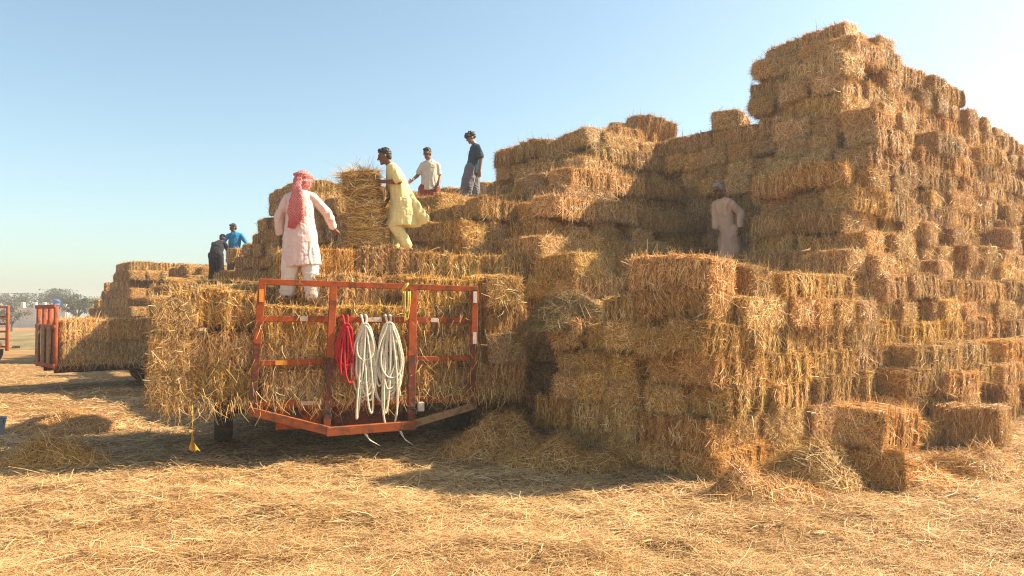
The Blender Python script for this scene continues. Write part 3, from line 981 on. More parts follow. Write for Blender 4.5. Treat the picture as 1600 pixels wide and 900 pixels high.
# fringe of straw along the under edge of both trailer loads
k = 1500
e_ = rt.uniform(-2.25, 2.1, k); b_ = np.where(rt.random(k) < 0.8, rt.normal(-0.03, 0.04, k), rt.uniform(0, 1.5, k))
z_ = np.where(rt.random(k) < 0.6, rt.normal(0.76, 0.05, k), rt.uniform(0.7, 1.9, k))
P_ = np.array([[*tr2w(e1, b1), z1] for e1, b1, z1 in zip(e_, b_, z_)])
k2 = 900
P2 = np.array([[*(S0 + a1 * SE + b1 * SB), z1] for a1, b1, z1 in zip(rt.uniform(0, 4.5, k2), rt.normal(-0.06, 0.04, k2), rt.normal(0.72, 0.06, k2))])
P_ = np.vstack([P_, P2]); k += k2
D_ = unit(np.stack([rt.normal(0, 0.45, k), rt.normal(-0.25, 0.3, k), -np.ones(k)], 1))
V, Q, T = blades(P_, D_, np.tile([0.2, -1.0, 0.2], (k, 1)), rt.uniform(0.06, 0.24, k), rt.uniform(0.004, 0.008, k), 0.4, np.zeros(k), np.clip(rt.normal(0.62, 0.25, k), 0, 1))
tag(obj('straw_fringe', mesh_np('straw_fringe', V, Q, M_STRAW, T)), 'fringe of loose straw hanging along the under edge of the trailer loads', 'straw', kind='stuff')
# splayed crown of the upright bale
b = bales[HELD]; m_ = rot_of(b); k = 900
top = np.array(b['c']) + np.array([-0.02, 0, 0.52]) + rt.normal(size=(k, 3)) * np.array([0.15, 0.12, 0.05])
D_ = unit((top - np.array(b['c'])) * np.array([2.6, 2.0, 0.7]) + 0.42 * rt.normal(size=(k, 3)) + [-0.25, 0, 0])
V, Q, T = blades(top - D_ * 0.05, D_, np.tile([0, -0.4, 0.9], (k, 1)), rt.uniform(0.10, 0.34, k), rt.uniform(0.004, 0.009, k), 0.3, np.zeros(k), np.clip(rt.normal(0.6, 0.25, k), 0, 1))
hb = next(o for o in C.objects if o.get('label') == b['label'])
cr = obj('straw_crown', mesh_np('straw_crown', V, Q, M_STRAW, T), hb); cr['kind'] = 'stuff'
cr.matrix_parent_inverse = hb.matrix_world.inverted()

# the remaining bales of the stacks, too small or hidden to pick out
rv = []; rq = []; sv = []; sq = []; st = []; nb = 0; ns_ = 0
lite = []
for core, straw in VAR[:4]:
    P = np.empty(len(core.vertices) * 3, np.float32); core.vertices.foreach_get('co', P)
    Q = np.empty(len(core.loops), np.int32); core.loops.foreach_get('vertex_index', Q)
    S = np.empty(len(straw.vertices) * 3, np.float32); straw.vertices.foreach_get('co', S)
    T = np.empty(len(straw.vertices), np.float32); straw.attributes['tone'].data.foreach_get('value', T)
    lite.append((P.reshape(-1, 3), Q.reshape(-1, 4), S.reshape(-1, 6, 3), T.reshape(-1, 6)))
for n in REST:
    b = bales[n]; m = rot_of(b); P, Q, S, T = lite[n % 4]
    rv.append((P * b['s']) @ m.T + b['c']); rq.append(Q + nb); nb += len(P)
    if n in vis and vis[n] >= 1:
        pick = np.arange(n % 5, len(S), 5)
        SS = S[pick].reshape(-1, 3); sv.append((SS * b['s']) @ m.T + b['c']); st.append(T[pick].ravel())
        bs = (np.arange(len(pick)) * 6)[:, None] + ns_
        sq.append(np.concatenate([bs + np.array([[0, 1, 3, 2]]), bs + np.array([[2, 3, 5, 4]])])); ns_ += len(SS)
if rv:
    o = tag(obj('stacked_straw', mesh_np('stacked_straw', np.vstack(rv), np.vstack(rq), M_BALE)), 'mass of further straw bales packed into the stacks, seen only in slivers', 'straw', kind='stuff')
    if sv:
        s = obj('loose_straw', mesh_np('loose_straw', np.vstack(sv), np.vstack(sq), M_STRAW, np.concatenate(st)), o); s['kind'] = 'stuff'

# packed inside of the big stack behind its outer bales
core = MB()
step = 2
Hn = HG.copy()
pad = np.pad(Hn, 4, mode='edge')
mn = np.min([pad[a:a + Hn.shape[0], b:b + Hn.shape[1]] for a in range(0, 9, 1) for b in range(0, 9, 1)], axis=0)
for i in range(0, Hn.shape[0] - 1, 2):
    for j in range(0, Hn.shape[1] - 1, 2):
        h = (mn[i:i + 2, j:j + 2].min() - 1.3) * BH
        if h <= 0.2: continue
        p = P0 + (i + 1) * CELL; q = Q0 + (j + 1) * CELL
        w = loc2w(p, q)
        if in_load(w[0], w[1], 1.0): continue
        core.box((w[0], w[1], h / 2), (0.497, 0.497, h), np.array([[UV_U[0], UV_U[1], 0], [UV_V[0], UV_V[1], 0], [0, 0, 1]]))
o = core.build('packed_straw', M_BALE); tag(o, 'packed straw filling the inside of the big stack, glimpsed in gaps', 'straw', kind='stuff')


# ------------------------------------------------------------------ loose heaps of straw
def heap(x, y, z, rx, ry, h, n, label, seed, body=None, straw=None, rot=0.0, wl=0.26):
    r = np.random.default_rng(seed)
    m = 34; k = 14
    V = [[0, 0, h]]; Q = []; T = []
    for i in range(1, k + 1):
        for a in range(m):
            f = i / k; t = 2 * np.pi * a / m
            V.append([f * math.cos(t), f * math.sin(t), 0])
    V = np.array(V)
    def shape(U):
        rr = np.hypot(U[:, 0], U[:, 1])
        lob = 1 + 0.22 * noise(np.stack([U[:, 0], U[:, 1], 0 * rr], 1) / np.maximum(rr, 0.2)[:, None], 1.6, seed)
        zz = h * np.clip(1 - rr ** 1.7, 0, 1) * (1 + 0.5 * noise(np.stack([U[:, 0] * rx, U[:, 1] * ry, 0 * rr], 1), 3.2, seed + 1)) \
            + 0.05 * noise(np.stack([U[:, 0] * rx, U[:, 1] * ry, 0 * rr], 1), 9.0, seed + 2) * (1 - rr) - 0.04 * (rr > 0.97)
        P = np.stack([U[:, 0] * rx * lob, U[:, 1] * ry * lob, zz], 1)
        return P
    P = shape(V)
    for a in range(m): T.append([0, 1 + a, 1 + (a + 1) % m])
    for i in range(k - 1):
        for a in range(m):
            b = (a + 1) % m
            Q.append([1 + i * m + a, 1 + (i + 1) * m + a, 1 + (i + 1) * m + b, 1 + i * m + b])
    o = obj('straw_heap', mesh_np('straw_heap', P, [np.array(Q), np.array(T)], body or M_HEAP), None, (x, y, z))
    o.rotation_euler = (0, 0, rot)
    tag(o, label, 'straw heap', 'loose straw heaps')
    rr = np.sqrt(r.random(n)); t = r.random(n) * 2 * np.pi
    U = np.stack([rr * np.cos(t), rr * np.sin(t), 0 * rr], 1)
    B = shape(U); e = 0.03
    gx_ = (shape(U + [e, 0, 0]) - B); gy_ = (shape(U + [0, e, 0]) - B)
    N = unit(np.cross(gx_, gy_)); N[N[:, 2] < 0] *= -1
    D = r.normal(size=(n, 3)); D -= N * (D * N).sum(1, keepdims=True); D = unit(D)
    D = unit(D + N * np.abs(r.normal(0, 0.22, n))[:, None])
    L = r.uniform(0.1, wl + 0.1, n); W = r.uniform(0.004, 0.0095, n)
    V2, Q2, T2 = blades(B - D * (L * 0.3)[:, None] + N * r.uniform(0, 0.03, n)[:, None], D, N, L, W, 0.35, np.zeros(n), np.clip(r.normal(0.52, 0.25, n), 0, 1))
    s = obj('loose_straw', mesh_np('loose_straw', V2, Q2, straw or M_STRAW, T2), o); s['kind'] = 'stuff'
    return o


heap(2.95, 7.72, 0, 0.62, 0.50, 0.46, 4200, 'large loose straw heap spilling from the foot of the sunlit face', 31)
heap(2.45, 7.38, 0, 0.55, 0.36, 0.28, 3200, 'small straw heap before the bottom bale of the near corner', 32)
heap(5.05, 8.45, 0, 0.55, 0.34, 0.26, 2200, 'tangled straw heap on the ground by the bale sitting apart', 33)
heap(4.15, 8.05, 0, 0.55, 0.45, 0.18, 1800, 'low scatter of straw between the two piled bales and the face', 34)
heap(-0.25, 9.7, 0, 0.75, 0.6, 0.42, 3000, 'shaded straw heap in the gap between near trailer and low block', 35)
heap(0.55, 9.0, 0, 0.9, 0.45, 0.25, 2600, 'shaded straw heap along the foot of the low block', 36)
heap(-6.85, 11.7, 0, 0.95, 0.6, 0.2, 2600, 'flat shaded straw heap lying out in the yard', 37, M_HEAP, M_STRAW)
heap(-5.45, 9.0, 0, 0.62, 0.42, 0.22, 2400, 'peaked shaded straw heap on the yard, nearest the camera', 38)
0 and heap(-2.9, 8.15, 0, 0.7, 0.3, 0.12, 1500, 'thin ridge of straw at the edge of the trailer shadow', 39)
heap(0.85, 10.1, 5 * BH - 0.06, 0.66, 0.62, 0.40, 3600, 'greenish loose straw heap on top between trailer load and low block', 40, M_HEAPG, M_GREENSTRAW)


# ------------------------------------------------------------------ trailers
def T3(e, b, z):
    w = tr2w(e, b); return np.array([w[0], w[1], z])


tl = empty('farm_trailer', (T0[0], T0[1], 0), 'orange-red flat farm trailer with slatted front rack, loaded with straw', 'trailer', 'farm trailers')


def tpart(mb, name, mat, parent=tl):
    V, F = mb.arrays()
    o = obj(name, mesh_np(name, V - np.array([T0[0], T0[1], 0]) if parent is tl else V - np.array([T0[0], T0[1], 0]), F, mat, smooth=False), parent)
    return o


UPB = np.array([TB[0], TB[1], 0])


def bar_part(name, a, b, w, d, mat, parent=tl, up=None, bev=0.005):
    m = MB(); m.bar(a, b, w, d, UPB if up is None else up, bev)
    return tpart(m, name, mat, parent)


posts = [((-1.31, -1.21), 0.0, 0.64, 2.15, 0.088), ((-0.455, -0.37), -0.10, 0.36, 2.13, 0.088), ((0.595, 0.635), -0.10, 0.38, 2.11, 0.10), ((1.44, 1.475), 0.0, 0.58, 2.10, 0.085)]
for (e0, e1), pb, z0, z1, w in posts:
    zs = z0 + (z1 - z0) * (0.52 if z0 > 0.5 else 0.50)
    es = e0 + (e1 - e0) * 0.5
    p = bar_part('post', T3(es, pb * 0.5, zs), T3(e1, 0, z1), w, 0.06, M_RED)
    f = bar_part('post_foot', T3(e0, pb, z0), T3(es, pb * 0.5, zs), w * 0.93, 0.055, M_RUST, p)
bar_part('top_rail', T3(-1.25, 0.0, 2.17), T3(1.51, 0.0, 2.11), 0.072, 0.06, M_RED)
bar_part('middle_rail', T3(-1.19, 0.05, 1.725), T3(1.44, 0.05, 1.69), 0.075, 0.035, M_RED)
bar_part('lower_rail', T3(-1.22, 0.05, 1.19), T3(1.42, 0.05, 1.20), 0.065, 0.03, M_RED)
bar_part('bed_rail', T3(-1.33, 0.06, 0.685), T3(1.46, 0.06, 0.66), 0.09, 0.05, M_RED)
bar_part('drawbar', T3(-1.34, -0.02, 0.63), T3(-0.44, -0.18, 0.37), 0.10, 0.08, M_ORANGE)
bar_part('drawbar', T3(-0.47, -0.185, 0.36), T3(0.63, -0.185, 0.385), 0.105, 0.08, M_ORANGE)
bar_part('drawbar', T3(0.61, -0.18, 0.40), T3(1.47, -0.02, 0.57), 0.085, 0.07, M_TIMBER)
for e in (-0.455, 0.595):
    m = MB(); m.box(T3(e - 0.02, -0.165, 0.60), (0.10, 0.03, 0.05), np.array([[TE[0], TE[1], 0], [TB[0], TB[1], 0], [0, 0, 1]]), 0.006); m.tube([T3(e + 0.01, -0.14, 0.58), T3(e + 0.04, -0.21, 0.57), T3(e + 0.03, -0.22, 0.52)], 0.012); tpart(m, 'shackle', M_DARK)
AXT = np.array([[TE[0], TE[1], 0], [TB[0], TB[1], 0], [0, 0, 1]])
m = MB(); m.box(T3(-0.75, 0.25, 0.50), (0.55, 0.02, 0.30), AXT, 0.004); tpart(m, 'front_plate', M_RED)
m = MB(); m.box(T3(0.12, 0.30, 0.47), (0.85, 0.02, 0.26), AXT, 0.004); tpart(m, 'front_plate', M_RUST)
for k in range(9):   # boards of the bed
    m = MB(); m.box(T3(0.07, 0.42 + k * 0.56, 0.655), (2.75, 0.54, 0.035), AXT, 0.006); tpart(m, 'bed_plank', M_TIMBER)
for e in (-0.8, 0.95):
    m = MB(); m.box(T3(e, 2.7, 0.56), (0.1, 5.1, 0.15), AXT, 0.006); tpart(m, 'chassis_beam', M_DARK)
m = MB(); m.tube([T3(-1.5, 1.7, 0.45), T3(1.65, 1.7, 0.45)], 0.05, 10); tpart(m, 'axle', M_DARK)


def wheel(mb_t, mb_r, c, axis, r=0.45, w=0.24):
    a = unit(np.asarray(axis, float)); up = np.array([0, 0, 1.0]); s = np.cross(a, up)
    prof = [(0.55 * r, -0.42 * w), (0.8 * r, -0.5 * w), (0.95 * r, -0.46 * w), (r, -0.3 * w), (r * 1.0, 0.3 * w), (0.95 * r, 0.46 * w), (0.8 * r, 0.5 * w), (0.55 * r, 0.42 * w)]
    n = 32; V = []; Q = []
    for i in range(n):
        t = 2 * np.pi * i / n
        d = np.cos(t) * s + np.sin(t) * up
        lug = 1 + (0.03 if i % 2 else 0)
        for k, (rr, ww) in enumerate(prof): V.append(np.asarray(c) + d * rr * (lug if k in (3, 4) else 1) + a * ww)
    k = len(prof)
    for i in range(n):
        j = (i + 1) % n
        for q in range(k): Q.append([i * k + q, j * k + q, j * k + (q + 1) % k, i * k + (q + 1) % k])
    mb_t.add(np.array(V), Q)
    cs = [np.asarray(c) + a * f * w for f in (-0.36, -0.2, -0.18, 0.18, 0.2, 0.36)]
    mb_r.loft(np.array(cs), [0.54 * r, 0.56 * r, 0.3 * r, 0.3 * r, 0.56 * r, 0.54 * r], [0.54 * r, 0.56 * r, 0.3 * r, 0.3 * r, 0.56 * r, 0.54 * r], s, 20, axis=a)


for e in (-1.62, 1.75):
    a = MB(); b = MB(); wheel(a, b, T3(e, 1.7, 0.45), (TE[0], TE[1], 0))
    w = tpart(a, 'wheel', M_TYRE); tpart(b, 'rim', M_RUST, w)
for e, z, ww, hh, mt in ((-0.72, 1.722, 0.09, 0.06, M_PATCH_W), (0.14, 1.71, 0.20, 0.055, M_PATCH_W), (0.93, 1.70, 0.09, 0.055, M_PATCH_W), (-0.98, 1.19, 0.14, 0.055, M_PATCH_O), (-0.62, 0.69, 0.26, 0.05, M_PATCH_W)):
    m = MB(); m.box(T3(e, 0.024 if z > 1 else 0.030, z), (ww, 0.006, hh), AXT, 0.001); tpart(m, 'reflector', mt)
for e, z, mt in ((-1.222, 2.0, M_PATCH_O), (0.615, 1.55, M_PATCH_O), (1.468, 2.0, M_PATCH_W), (1.462, 1.46, M_PATCH_W)):
    m = MB(); m.box(T3(e, -0.034 if abs(e) > 1 else -0.052, z), (0.05, 0.006, 0.15), AXT, 0.001); tpart(m, 'reflector', mt)
m = MB(); m.box(T3(0.72, -0.10, 0.60), (0.085, 0.06, 0.12), AXT, 0.012); tpart(m, 'lamp_box', M_PATCH_W)


# ropes and cords hanging on the rack
def coil(e, z_top, loops, width, drop, mat, r, seed, label, cat, extra=(), zrail=1.71):
    rr = np.random.default_rng(seed); m = MB()
    t = np.linspace(0, 2 * np.pi, 40, endpoint=False)
    for k in range(loops):
        w = width * (0.12 + 0.88 * (k + 0.5) / loops) / 2; d = drop * rr.uniform(0.70, 1.0); sh = rr.normal(0, width * 0.13)
        dep = -0.06 - 0.028 * rr.random() - 0.012 * (k % 4); ph = rr.uniform(0, 6)
        pts = []
        for a in t:
            f = (1 - math.cos(a)) / 2            # 0 top .. 1 bottom
            ww = w * math.sin(a) * (0.75 + 0.35 * f) + sh * f + 0.010 * math.sin(3 * a + ph) + 0.006 * math.sin(7 * a + 2 * ph)
            pts.append(T3(e + ww, dep - 0.015 * math.sin(2 * a + ph), z_top - d * f))
        m.tube(pts, r, 6, True)
    # lashing at the neck and the hook over the rail
    for k in range(4):
        zc = z_top - 0.05 - 0.028 * k
        pts = [T3(e + 0.045 * math.cos(a), -0.075 + 0.045 * math.sin(a), zc + 0.012 * math.sin(a + k)) for a in np.linspace(0, 2 * np.pi, 14, endpoint=False)]
        m.tube(pts, r, 6, True)
    for de in (-0.03, 0.03):
        m.tube([T3(e + de * 0.4, -0.08, z_top - 0.04), T3(e + de, -0.05, zrail + 0.02), T3(e + de, 0.0, zrail + 0.05), T3(e + de, 0.05, zrail + 0.055), T3(e + de * 1.2, 0.09, zrail + 0.02), T3(e + de, 0.09, zrail - 0.08)], r * 1.1, 6)
    for de, w, d in extra:
        m.tube([T3(e + de * (1 - math.cos(a)) / 2 + w / 2 * math.sin(a) * (0.4 + 0.4 * (1 - math.cos(a))), -0.13 - 0.01 * math.sin(2 * a), z_top - 0.03 - d * (1 - math.cos(a)) / 2) for a in t], r, 6, True)
    V, F = m.arrays(); o0 = T3(e, 0, z_top)
    o = obj(name_of(cat), mesh_np('rope', V - o0, F, mat, smooth=True), None, o0)
    return tag(o, label, 'rope', 'ropes hung on the trailer rack')


def name_of(c): return c


def arc(e0, e1, zt, zb, b=-0.10, n=14):
    return [(e0 + (e1 - e0) * (0.5 - 0.5 * math.cos(a)), b, zt + (zb - zt) * math.sin(a) ** 0.55) for a in np.linspace(0.02, np.pi - 0.02, n)]


coil(-0.225, 1.66, 12, 0.22, 0.60, M_ROPE_R, 0.0125, 1, 'red rope coil hanging on the trailer rack beside the white ropes', 'rope_coil', [(0.05, 0.12, 0.70), (-0.04, 0.10, 0.6)])
coil(0.005, 1.66, 19, 0.29, 0.98, M_ROPE_W, 0.0138, 2, 'white rope coil hanging next to the red rope', 'rope_coil', [(-0.10, 0.04, 1.14), (0.08, 0.09, 1.08), (0.0, 0.24, 0.42)])
coil(0.31, 1.67, 22, 0.31, 1.0, M_ROPE_W, 0.0142, 3, 'longest white rope coil, one loop reaching down to the drawbar', 'rope_coil', [(0.01, 0.22, 1.31), (0.03, 0.30, 0.66), (-0.05, 0.08, 1.1)])
m = MB()
rr = np.random.default_rng(4)
for k in range(6):
    m.tube([T3(*p) for p in arc(0.50 + rr.normal(0, 0.02), 0.56 + rr.normal(0, 0.03), 2.1, 1.72 + rr.uniform(-0.12, 0.1), -0.07 - 0.01 * k)], 0.006, 5)
for k in range(3): m.tube([T3(0.53 + 0.05 * math.cos(a), 0.0 + 0.06 * math.sin(a), 2.12 + 0.055 * math.cos(a + 0.4 * k)) for a in np.linspace(0, 2 * np.pi, 12, endpoint=False)], 0.006, 5, True)
V, F = m.arrays(); o0 = T3(0.53, 0, 2.1)
tag(obj('cord', mesh_np('cord', V - o0, F, M_CORD_Y, smooth=True), None, o0), 'thin yellow cord looped over the top rail of the rack', 'cord')
m = MB()
m.tube([T3(-1.97, 0.06, 0.72), T3(-1.96, 0.0, 0.60), T3(-1.965, -0.02, 0.40)], 0.0035, 5)
V, F = m.arrays(); o0 = T3(-1.965, -0.02, 0.42)
rg = obj('rag', mesh_np('rag', V - o0, F, M_CORD_Y), None, o0); tag(rg, 'yellow rag dangling on a string below the trailer load', 'rag')
V = []; Q = []
for i in range(8):
    for j in range(6):
        f = i / 7; w = 0.006 + 0.035 * f * f + 0.014 * f
        V.append([w * (j / 5 * 2 - 1) + 0.03 * f * f, 0.03 * math.sin(j * 1.7 + i * 0.8) * f, -0.20 * f - 0.03 * f * (j % 2)])
for i in range(7):
    for j in range(5): Q.append([i * 6 + j, i * 6 + j + 1, i * 6 + j + 7, i * 6 + j + 6])
V = np.array(V); V2 = V + [0.003, 0.004, 0]; n = len(V)
obj('cloth', mesh_np('cloth', np.vstack([V, V2]), [np.array(Q + [[q[3] + n, q[2] + n, q[1] + n, q[0] + n] for q in Q])], M_RAG_Y), rg)
for e, dz, lab in ((-0.02, 0.17, 'short frayed cord end dangling below the drawbar under the white ropes'), (0.42, 0.2, 'pale frayed cord scrap dangling lowest under the trailer drawbar')):
    m = MB()
    for q in range(4):
        m.tube([T3(e + 0.05 * t + 0.10 * t * t * (0.4 + 0.3 * q) + 0.012 * math.sin(5 * t + q), -0.2 - 0.04 * t, 0.36 - dz * (0.8 + 0.12 * q) * t) for t in np.linspace(0, 1, 8)], np.linspace(0.005, 0.0025, 8), 5)
    V, F = m.arrays(); o0 = T3(e, -0.2, 0.36)
    tag(obj('cord_end', mesh_np('cord_end', V - o0, F, M_ROPE_W, smooth=True), None, o0), lab, 'cord')

# ---- second trailer
s2 = empty('farm_trailer', (S0[0], S0[1], 0), 'red flat trailer out in the yard with a low straw load', 'trailer', 'farm trailers')
AXS = np.array([[SE[0], SE[1], 0], [SB[0], SB[1], 0], [0, 0, 1]])


def S3(a, b, z):
    w = S0 + a * SE + b * SB; return np.array([w[0], w[1], z])


def spart(mb, name, mat, parent=s2, org=None):
    V, F = mb.arrays(); o = np.array([S0[0], S0[1], 0]) if org is None else org
    return obj(name, mesh_np(name, V - o, F, mat), parent)


for b in (-0.04, 0.49, 1.02, 1.58):
    m = MB(); m.box(S3(-0.06, b, 1.23), (0.07, 0.13, 1.42), AXS, 0.008); spart(m, 'post', M_RED)
for z, nm in ((1.93, 'top_rail'), (1.48, 'middle_rail'), (0.60, 'bed_rail')):
    m = MB(); m.box(S3(-0.10, 0.77, z), (0.05, 1.76, 0.09), AXS, 0.008); spart(m, nm, M_RED)
for b in (0.225, 0.755, 1.30):
    m = MB(); m.box(S3(-0.14, b, 1.08), (0.025, 0.28, 0.86), AXS, 0.004); spart(m, 'board', M_TIMBER)
for k in range(8):
    m = MB(); m.box(S3(0.35 + k * 0.66, 0.77, 0.615), (0.64, 1.6, 0.04), AXS, 0.005); spart(m, 'bed_plank', M_TIMBER)
for b in (0.3, 1.25):
    m = MB(); m.box(S3(2.6, b, 0.50), (5.2, 0.1, 0.16), AXS, 0.006); spart(m, 'chassis_beam', M_DARK)
for b in (0.05, 1.55):
    for a_ in (2.4, 3.5):
        a = MB(); c = MB(); wheel(a, c, S3(a_, b, 0.43), (SB[0], SB[1], 0), 0.43)
        w = spart(a, 'wheel', M_TYRE); spart(c, 'rim', M_RUST, w)

# ---- third trailer, only its rear gate in view
o3 = np.array([-17.35, 26.0, 0.0])
s3 = empty('farm_trailer', o3, 'empty red barred trailer at the far edge of the yard', 'trailer', 'farm trailers')
for dx in (0, -0.85, -1.7, -2.5):
    m = MB(); m.box(o3 + [dx, 0, 1.25], (0.09, 0.08, 1.55), None, 0.008); spart(m, 'post', M_RED, s3, o3)
for z in (0.62, 0.88, 1.14, 1.4, 1.66, 1.99):
    m = MB(); m.box(o3 + [-1.25, 0.06, z], (2.56, 0.035, 0.07), None, 0.006); spart(m, 'rail', M_RED, s3, o3)
m = MB(); m.box(o3 + [-1.65, 0.72, 0.56], (2.5, 1.2, 0.08), None, 0.01); spart(m, 'bed', M_TIMBER, s3, o3)
for dx in (-1.1, -2.9):
    a = MB(); c = MB(); wheel(a, c, o3 + [dx, 0.9, 0.42], (1, 0, 0), 0.42)
    w = spart(a, 'wheel', M_TYRE, s3, o3); spart(c, 'rim', M_RUST, w, o3)

# ---- bucket
M_BUCKET = plain_mat('grey_blue_plastic', (0.20, 0.24, 0.30), 0.45, 0.15, 9)
bk = MB()
zs = [0.0, 0.02, 0.20, 0.27, 0.285, 0.285, 0.27, 0.03]; rs = [0.105, 0.115, 0.14, 0.15, 0.158, 0.145, 0.14, 0.10]
bk.loft(np.array([[0, 0, z] for z in zs]), rs, rs, (1, 0, 0), 28, axis=(0, 0, 1))
bo = obj('bucket', bk.mesh('bucket', M_BUCKET), None, (-7.47, 10.95, 0.0)); tag(bo, 'grey-blue plastic bucket standing on the yard at the picture edge', 'bucket')
m = MB(); m.tube([[0.152 * math.cos(a), 0.03 * math.sin(a) - 0.02, 0.26 - 0.13 * math.sin(a)] for a in np.linspace(0, np.pi, 16)], 0.004, 5)
obj('handle', m.mesh('handle', M_DARK), bo)

# ------------------------------------------------------------------ wall, drum, trees, bank far off
M_WALL = plain_mat('whitewashed_plaster', (0.66, 0.58, 0.50), 0.9, 0.12, 0.6, 0.2)
M_BLUE = plain_mat('blue_plastic_drum', (0.03, 0.12, 0.30), 0.5, 0.1)
wo = empty('boundary_wall', (-58, 91, 0), 'long whitewashed boundary wall beyond the yard, with small piers', 'wall')
m = MB(); m.box((-7.0, 0, 1.15), (23.0, 0.28, 2.3)); m.build('wall_panel', M_WALL, wo)
m = MB(); m.box((-7.0, 0, 2.34), (23.2, 0.40, 0.09), None, 0.02); m.build('coping', M_WALL, wo)
for x in (-0.9, 0.6, 1.7, 4.2):
    m = MB(); m.box((x, 0, 1.5), (0.34, 0.44, 3.0 if x < 4 else 2.8), None, 0.03); m.build('pier', M_WALL, wo)
dr = MB(); zs = [0, 0.02, 0.3, 0.31, 0.34, 0.6, 0.62, 0.9, 0.95, 1.0]; rs = [0.36, 0.4, 0.4, 0.43, 0.4, 0.4, 0.43, 0.4, 0.38, 0.16]
dr.loft(np.array([[0, 0, z] for z in zs]), rs, rs, (1, 0, 0), 20, axis=(0, 0, 1))
tag(obj('water_drum', dr.mesh('water_drum', M_BLUE, True), None, (-54.9, 91.0, 2.385)), 'blue water drum standing on the whitewashed wall', 'drum')

M_BARK = plain_mat('grey_brown_bark', (0.12, 0.085, 0.06), 0.9, 0.3, 8, 0.6)


def leaf_mat(name, c):
    m, nt, N, L, b = new_mat(name)
    at = N.new('ShaderNodeAttribute'); at.attribute_name = 'tone'
    rp = ramp(N, [(0, tuple(x * 0.6 for x in c)), (0.6, c), (1, tuple(x * 1.6 for x in c))])
    L.new(at.outputs['Fac'], rp.inputs[0]); L.new(rp.outputs[0], b.inputs['Base Color']); b.inputs['Roughness'].default_value = 0.6
    tr = N.new('ShaderNodeBsdfTranslucent'); L.new(rp.outputs[0], tr.inputs['Color'])
    mx = N.new('ShaderNodeMixShader'); mx.inputs[0].default_value = 0.25
    L.new(b.outputs[0], mx.inputs[1]); L.new(tr.outputs[0], mx.inputs[2]); L.new(mx.outputs[0], N['Material Output'].inputs['Surface'])
    return m


M_LEAF = leaf_mat('dusty_green_leaves', (0.085, 0.095, 0.04))
M_LEAF2 = leaf_mat('grey_green_leaves', (0.12, 0.115, 0.06))


def tree(x, y, h, spread, label, seed, mat=M_LEAF, name='tree', n=2600, flat=1.0, cat='tree', leaf=0.16):
    r = np.random.default_rng(seed)
    t = obj(name, None, None, (x, y, 0)) if False else empty(name, (x, y, 0), label, cat, 'trees beyond the yard' if cat == 'tree' else None)
    m = MB(); tips = []
    th = h * 0.38
    m.tube([[0, 0, -0.1], [0.05 * h * r.normal() * 0.3, 0, th * 0.5], [0.03 * h * r.normal(), 0, th]], [0.05 * h * 0.8, 0.04 * h * 0.8, 0.03 * h * 0.8], 8)
    for k in range(9):
        a = r.uniform(0, 2 * np.pi); d = spread * r.uniform(0.35, 1.0)
        e = np.array([d * math.cos(a), d * math.sin(a), th + (h - th) * r.uniform(0.35, 0.9) * flat])
        mid = np.array([e[0] * 0.45, e[1] * 0.45, th + (e[2] - th) * 0.6])
        m.tube([[0, 0, th * 0.9], mid, e], [0.02 * h, 0.012 * h, 0.004 * h], 6)
        tips += [e, mid + (e - mid) * 0.5]
    m.build('trunk', M_BARK, t, True)
    tips = np.array(tips + [[0, 0, h * 0.9]])
    which = r.integers(0, len(tips), n)
    cl = tips[which] + r.normal(size=(n, 3)) * np.array([0.23, 0.23, 0.16 * flat]) * spread * r.uniform(0.5, 1.1, len(tips))[which][:, None]
    cl[:, 2] = np.minimum(cl[:, 2], h)
    A = unit(r.normal(size=(n, 3))); B = unit(np.cross(A, r.normal(size=(n, 3))))
    s = leaf * r.uniform(0.6, 1.4, n)[:, None]
    V = np.stack([cl - A * s, cl - B * s * 0.4, cl + A * s, cl + B * s * 0.4], 1).reshape(-1, 3)
    Q = np.arange(n * 4).reshape(-1, 4)
    c = obj('crown', mesh_np('crown', V, Q, mat, np.repeat(np.clip(r.normal(0.45, 0.25, n), 0, 1), 4), smooth=False), t)
    return t


tree(-73.5, 112, 4.6, 2.6, 'pale hazy round tree at the picture edge beyond the wall', 61, M_LEAF2)
tree(-69.0, 114, 5.3, 2.9, 'tallest hazy green tree behind the whitewashed wall', 62)
tree(-65.2, 112, 4.5, 2.4, 'low hazy tree between the tallest tree and the blue drum', 63)
tree(-62.8, 116, 4.2, 2.0, 'smallest bushy tree behind the wall piers', 66, M_LEAF2)
tree(-42.6, 74, 3.7, 1.3, 'dark flat-topped tree beside the far separate stack', 64, M_LEAF, flat=0.9, n=1800, leaf=0.12)
tree(-41.3, 77, 3.1, 0.9, 'dark thin tree hard against the far separate stack', 67, M_LEAF, n=900, leaf=0.12)
tree(-41.0, 62, 2.35, 1.25, 'sparse grey-green shrub in front of the whitewashed wall', 65, M_LEAF2, 'shrub', 1100, 1.0, 'shrub', 0.10)
# low dry bank
M_BANK = plain_mat('dry_olive_bank', (0.20, 0.155, 0.075), 0.95, 0.35, 1.5, 0.8, 0.1, 0, 0.1)
V = []; Q = []
for i in range(41):
    for j in range(13):
        x = -46 + i * 0.8; y = 36 + j * 1.2
        e = min(i, 40 - i, j * 2, (12 - j) * 2) / 5
        V.append([x, y, -0.15 + min(1, e) * 0.75])
V = np.array(V); V[:, 2] += 0.18 * noise(V * [1, 1, 0], 0.5, 71) + 0.08 * noise(V * [1, 1, 0], 1.6, 72)
for i in range(40):
    for j in range(12): Q.append([i * 13 + j, i * 13 + j + 13, i * 13 + j + 14, i * 13 + j + 1])
tag(obj('bank', mesh_np('bank', V, np.array(Q), M_BANK)), kind='structure')


# ------------------------------------------------------------------ people
def A(*v): return np.array(v, float)


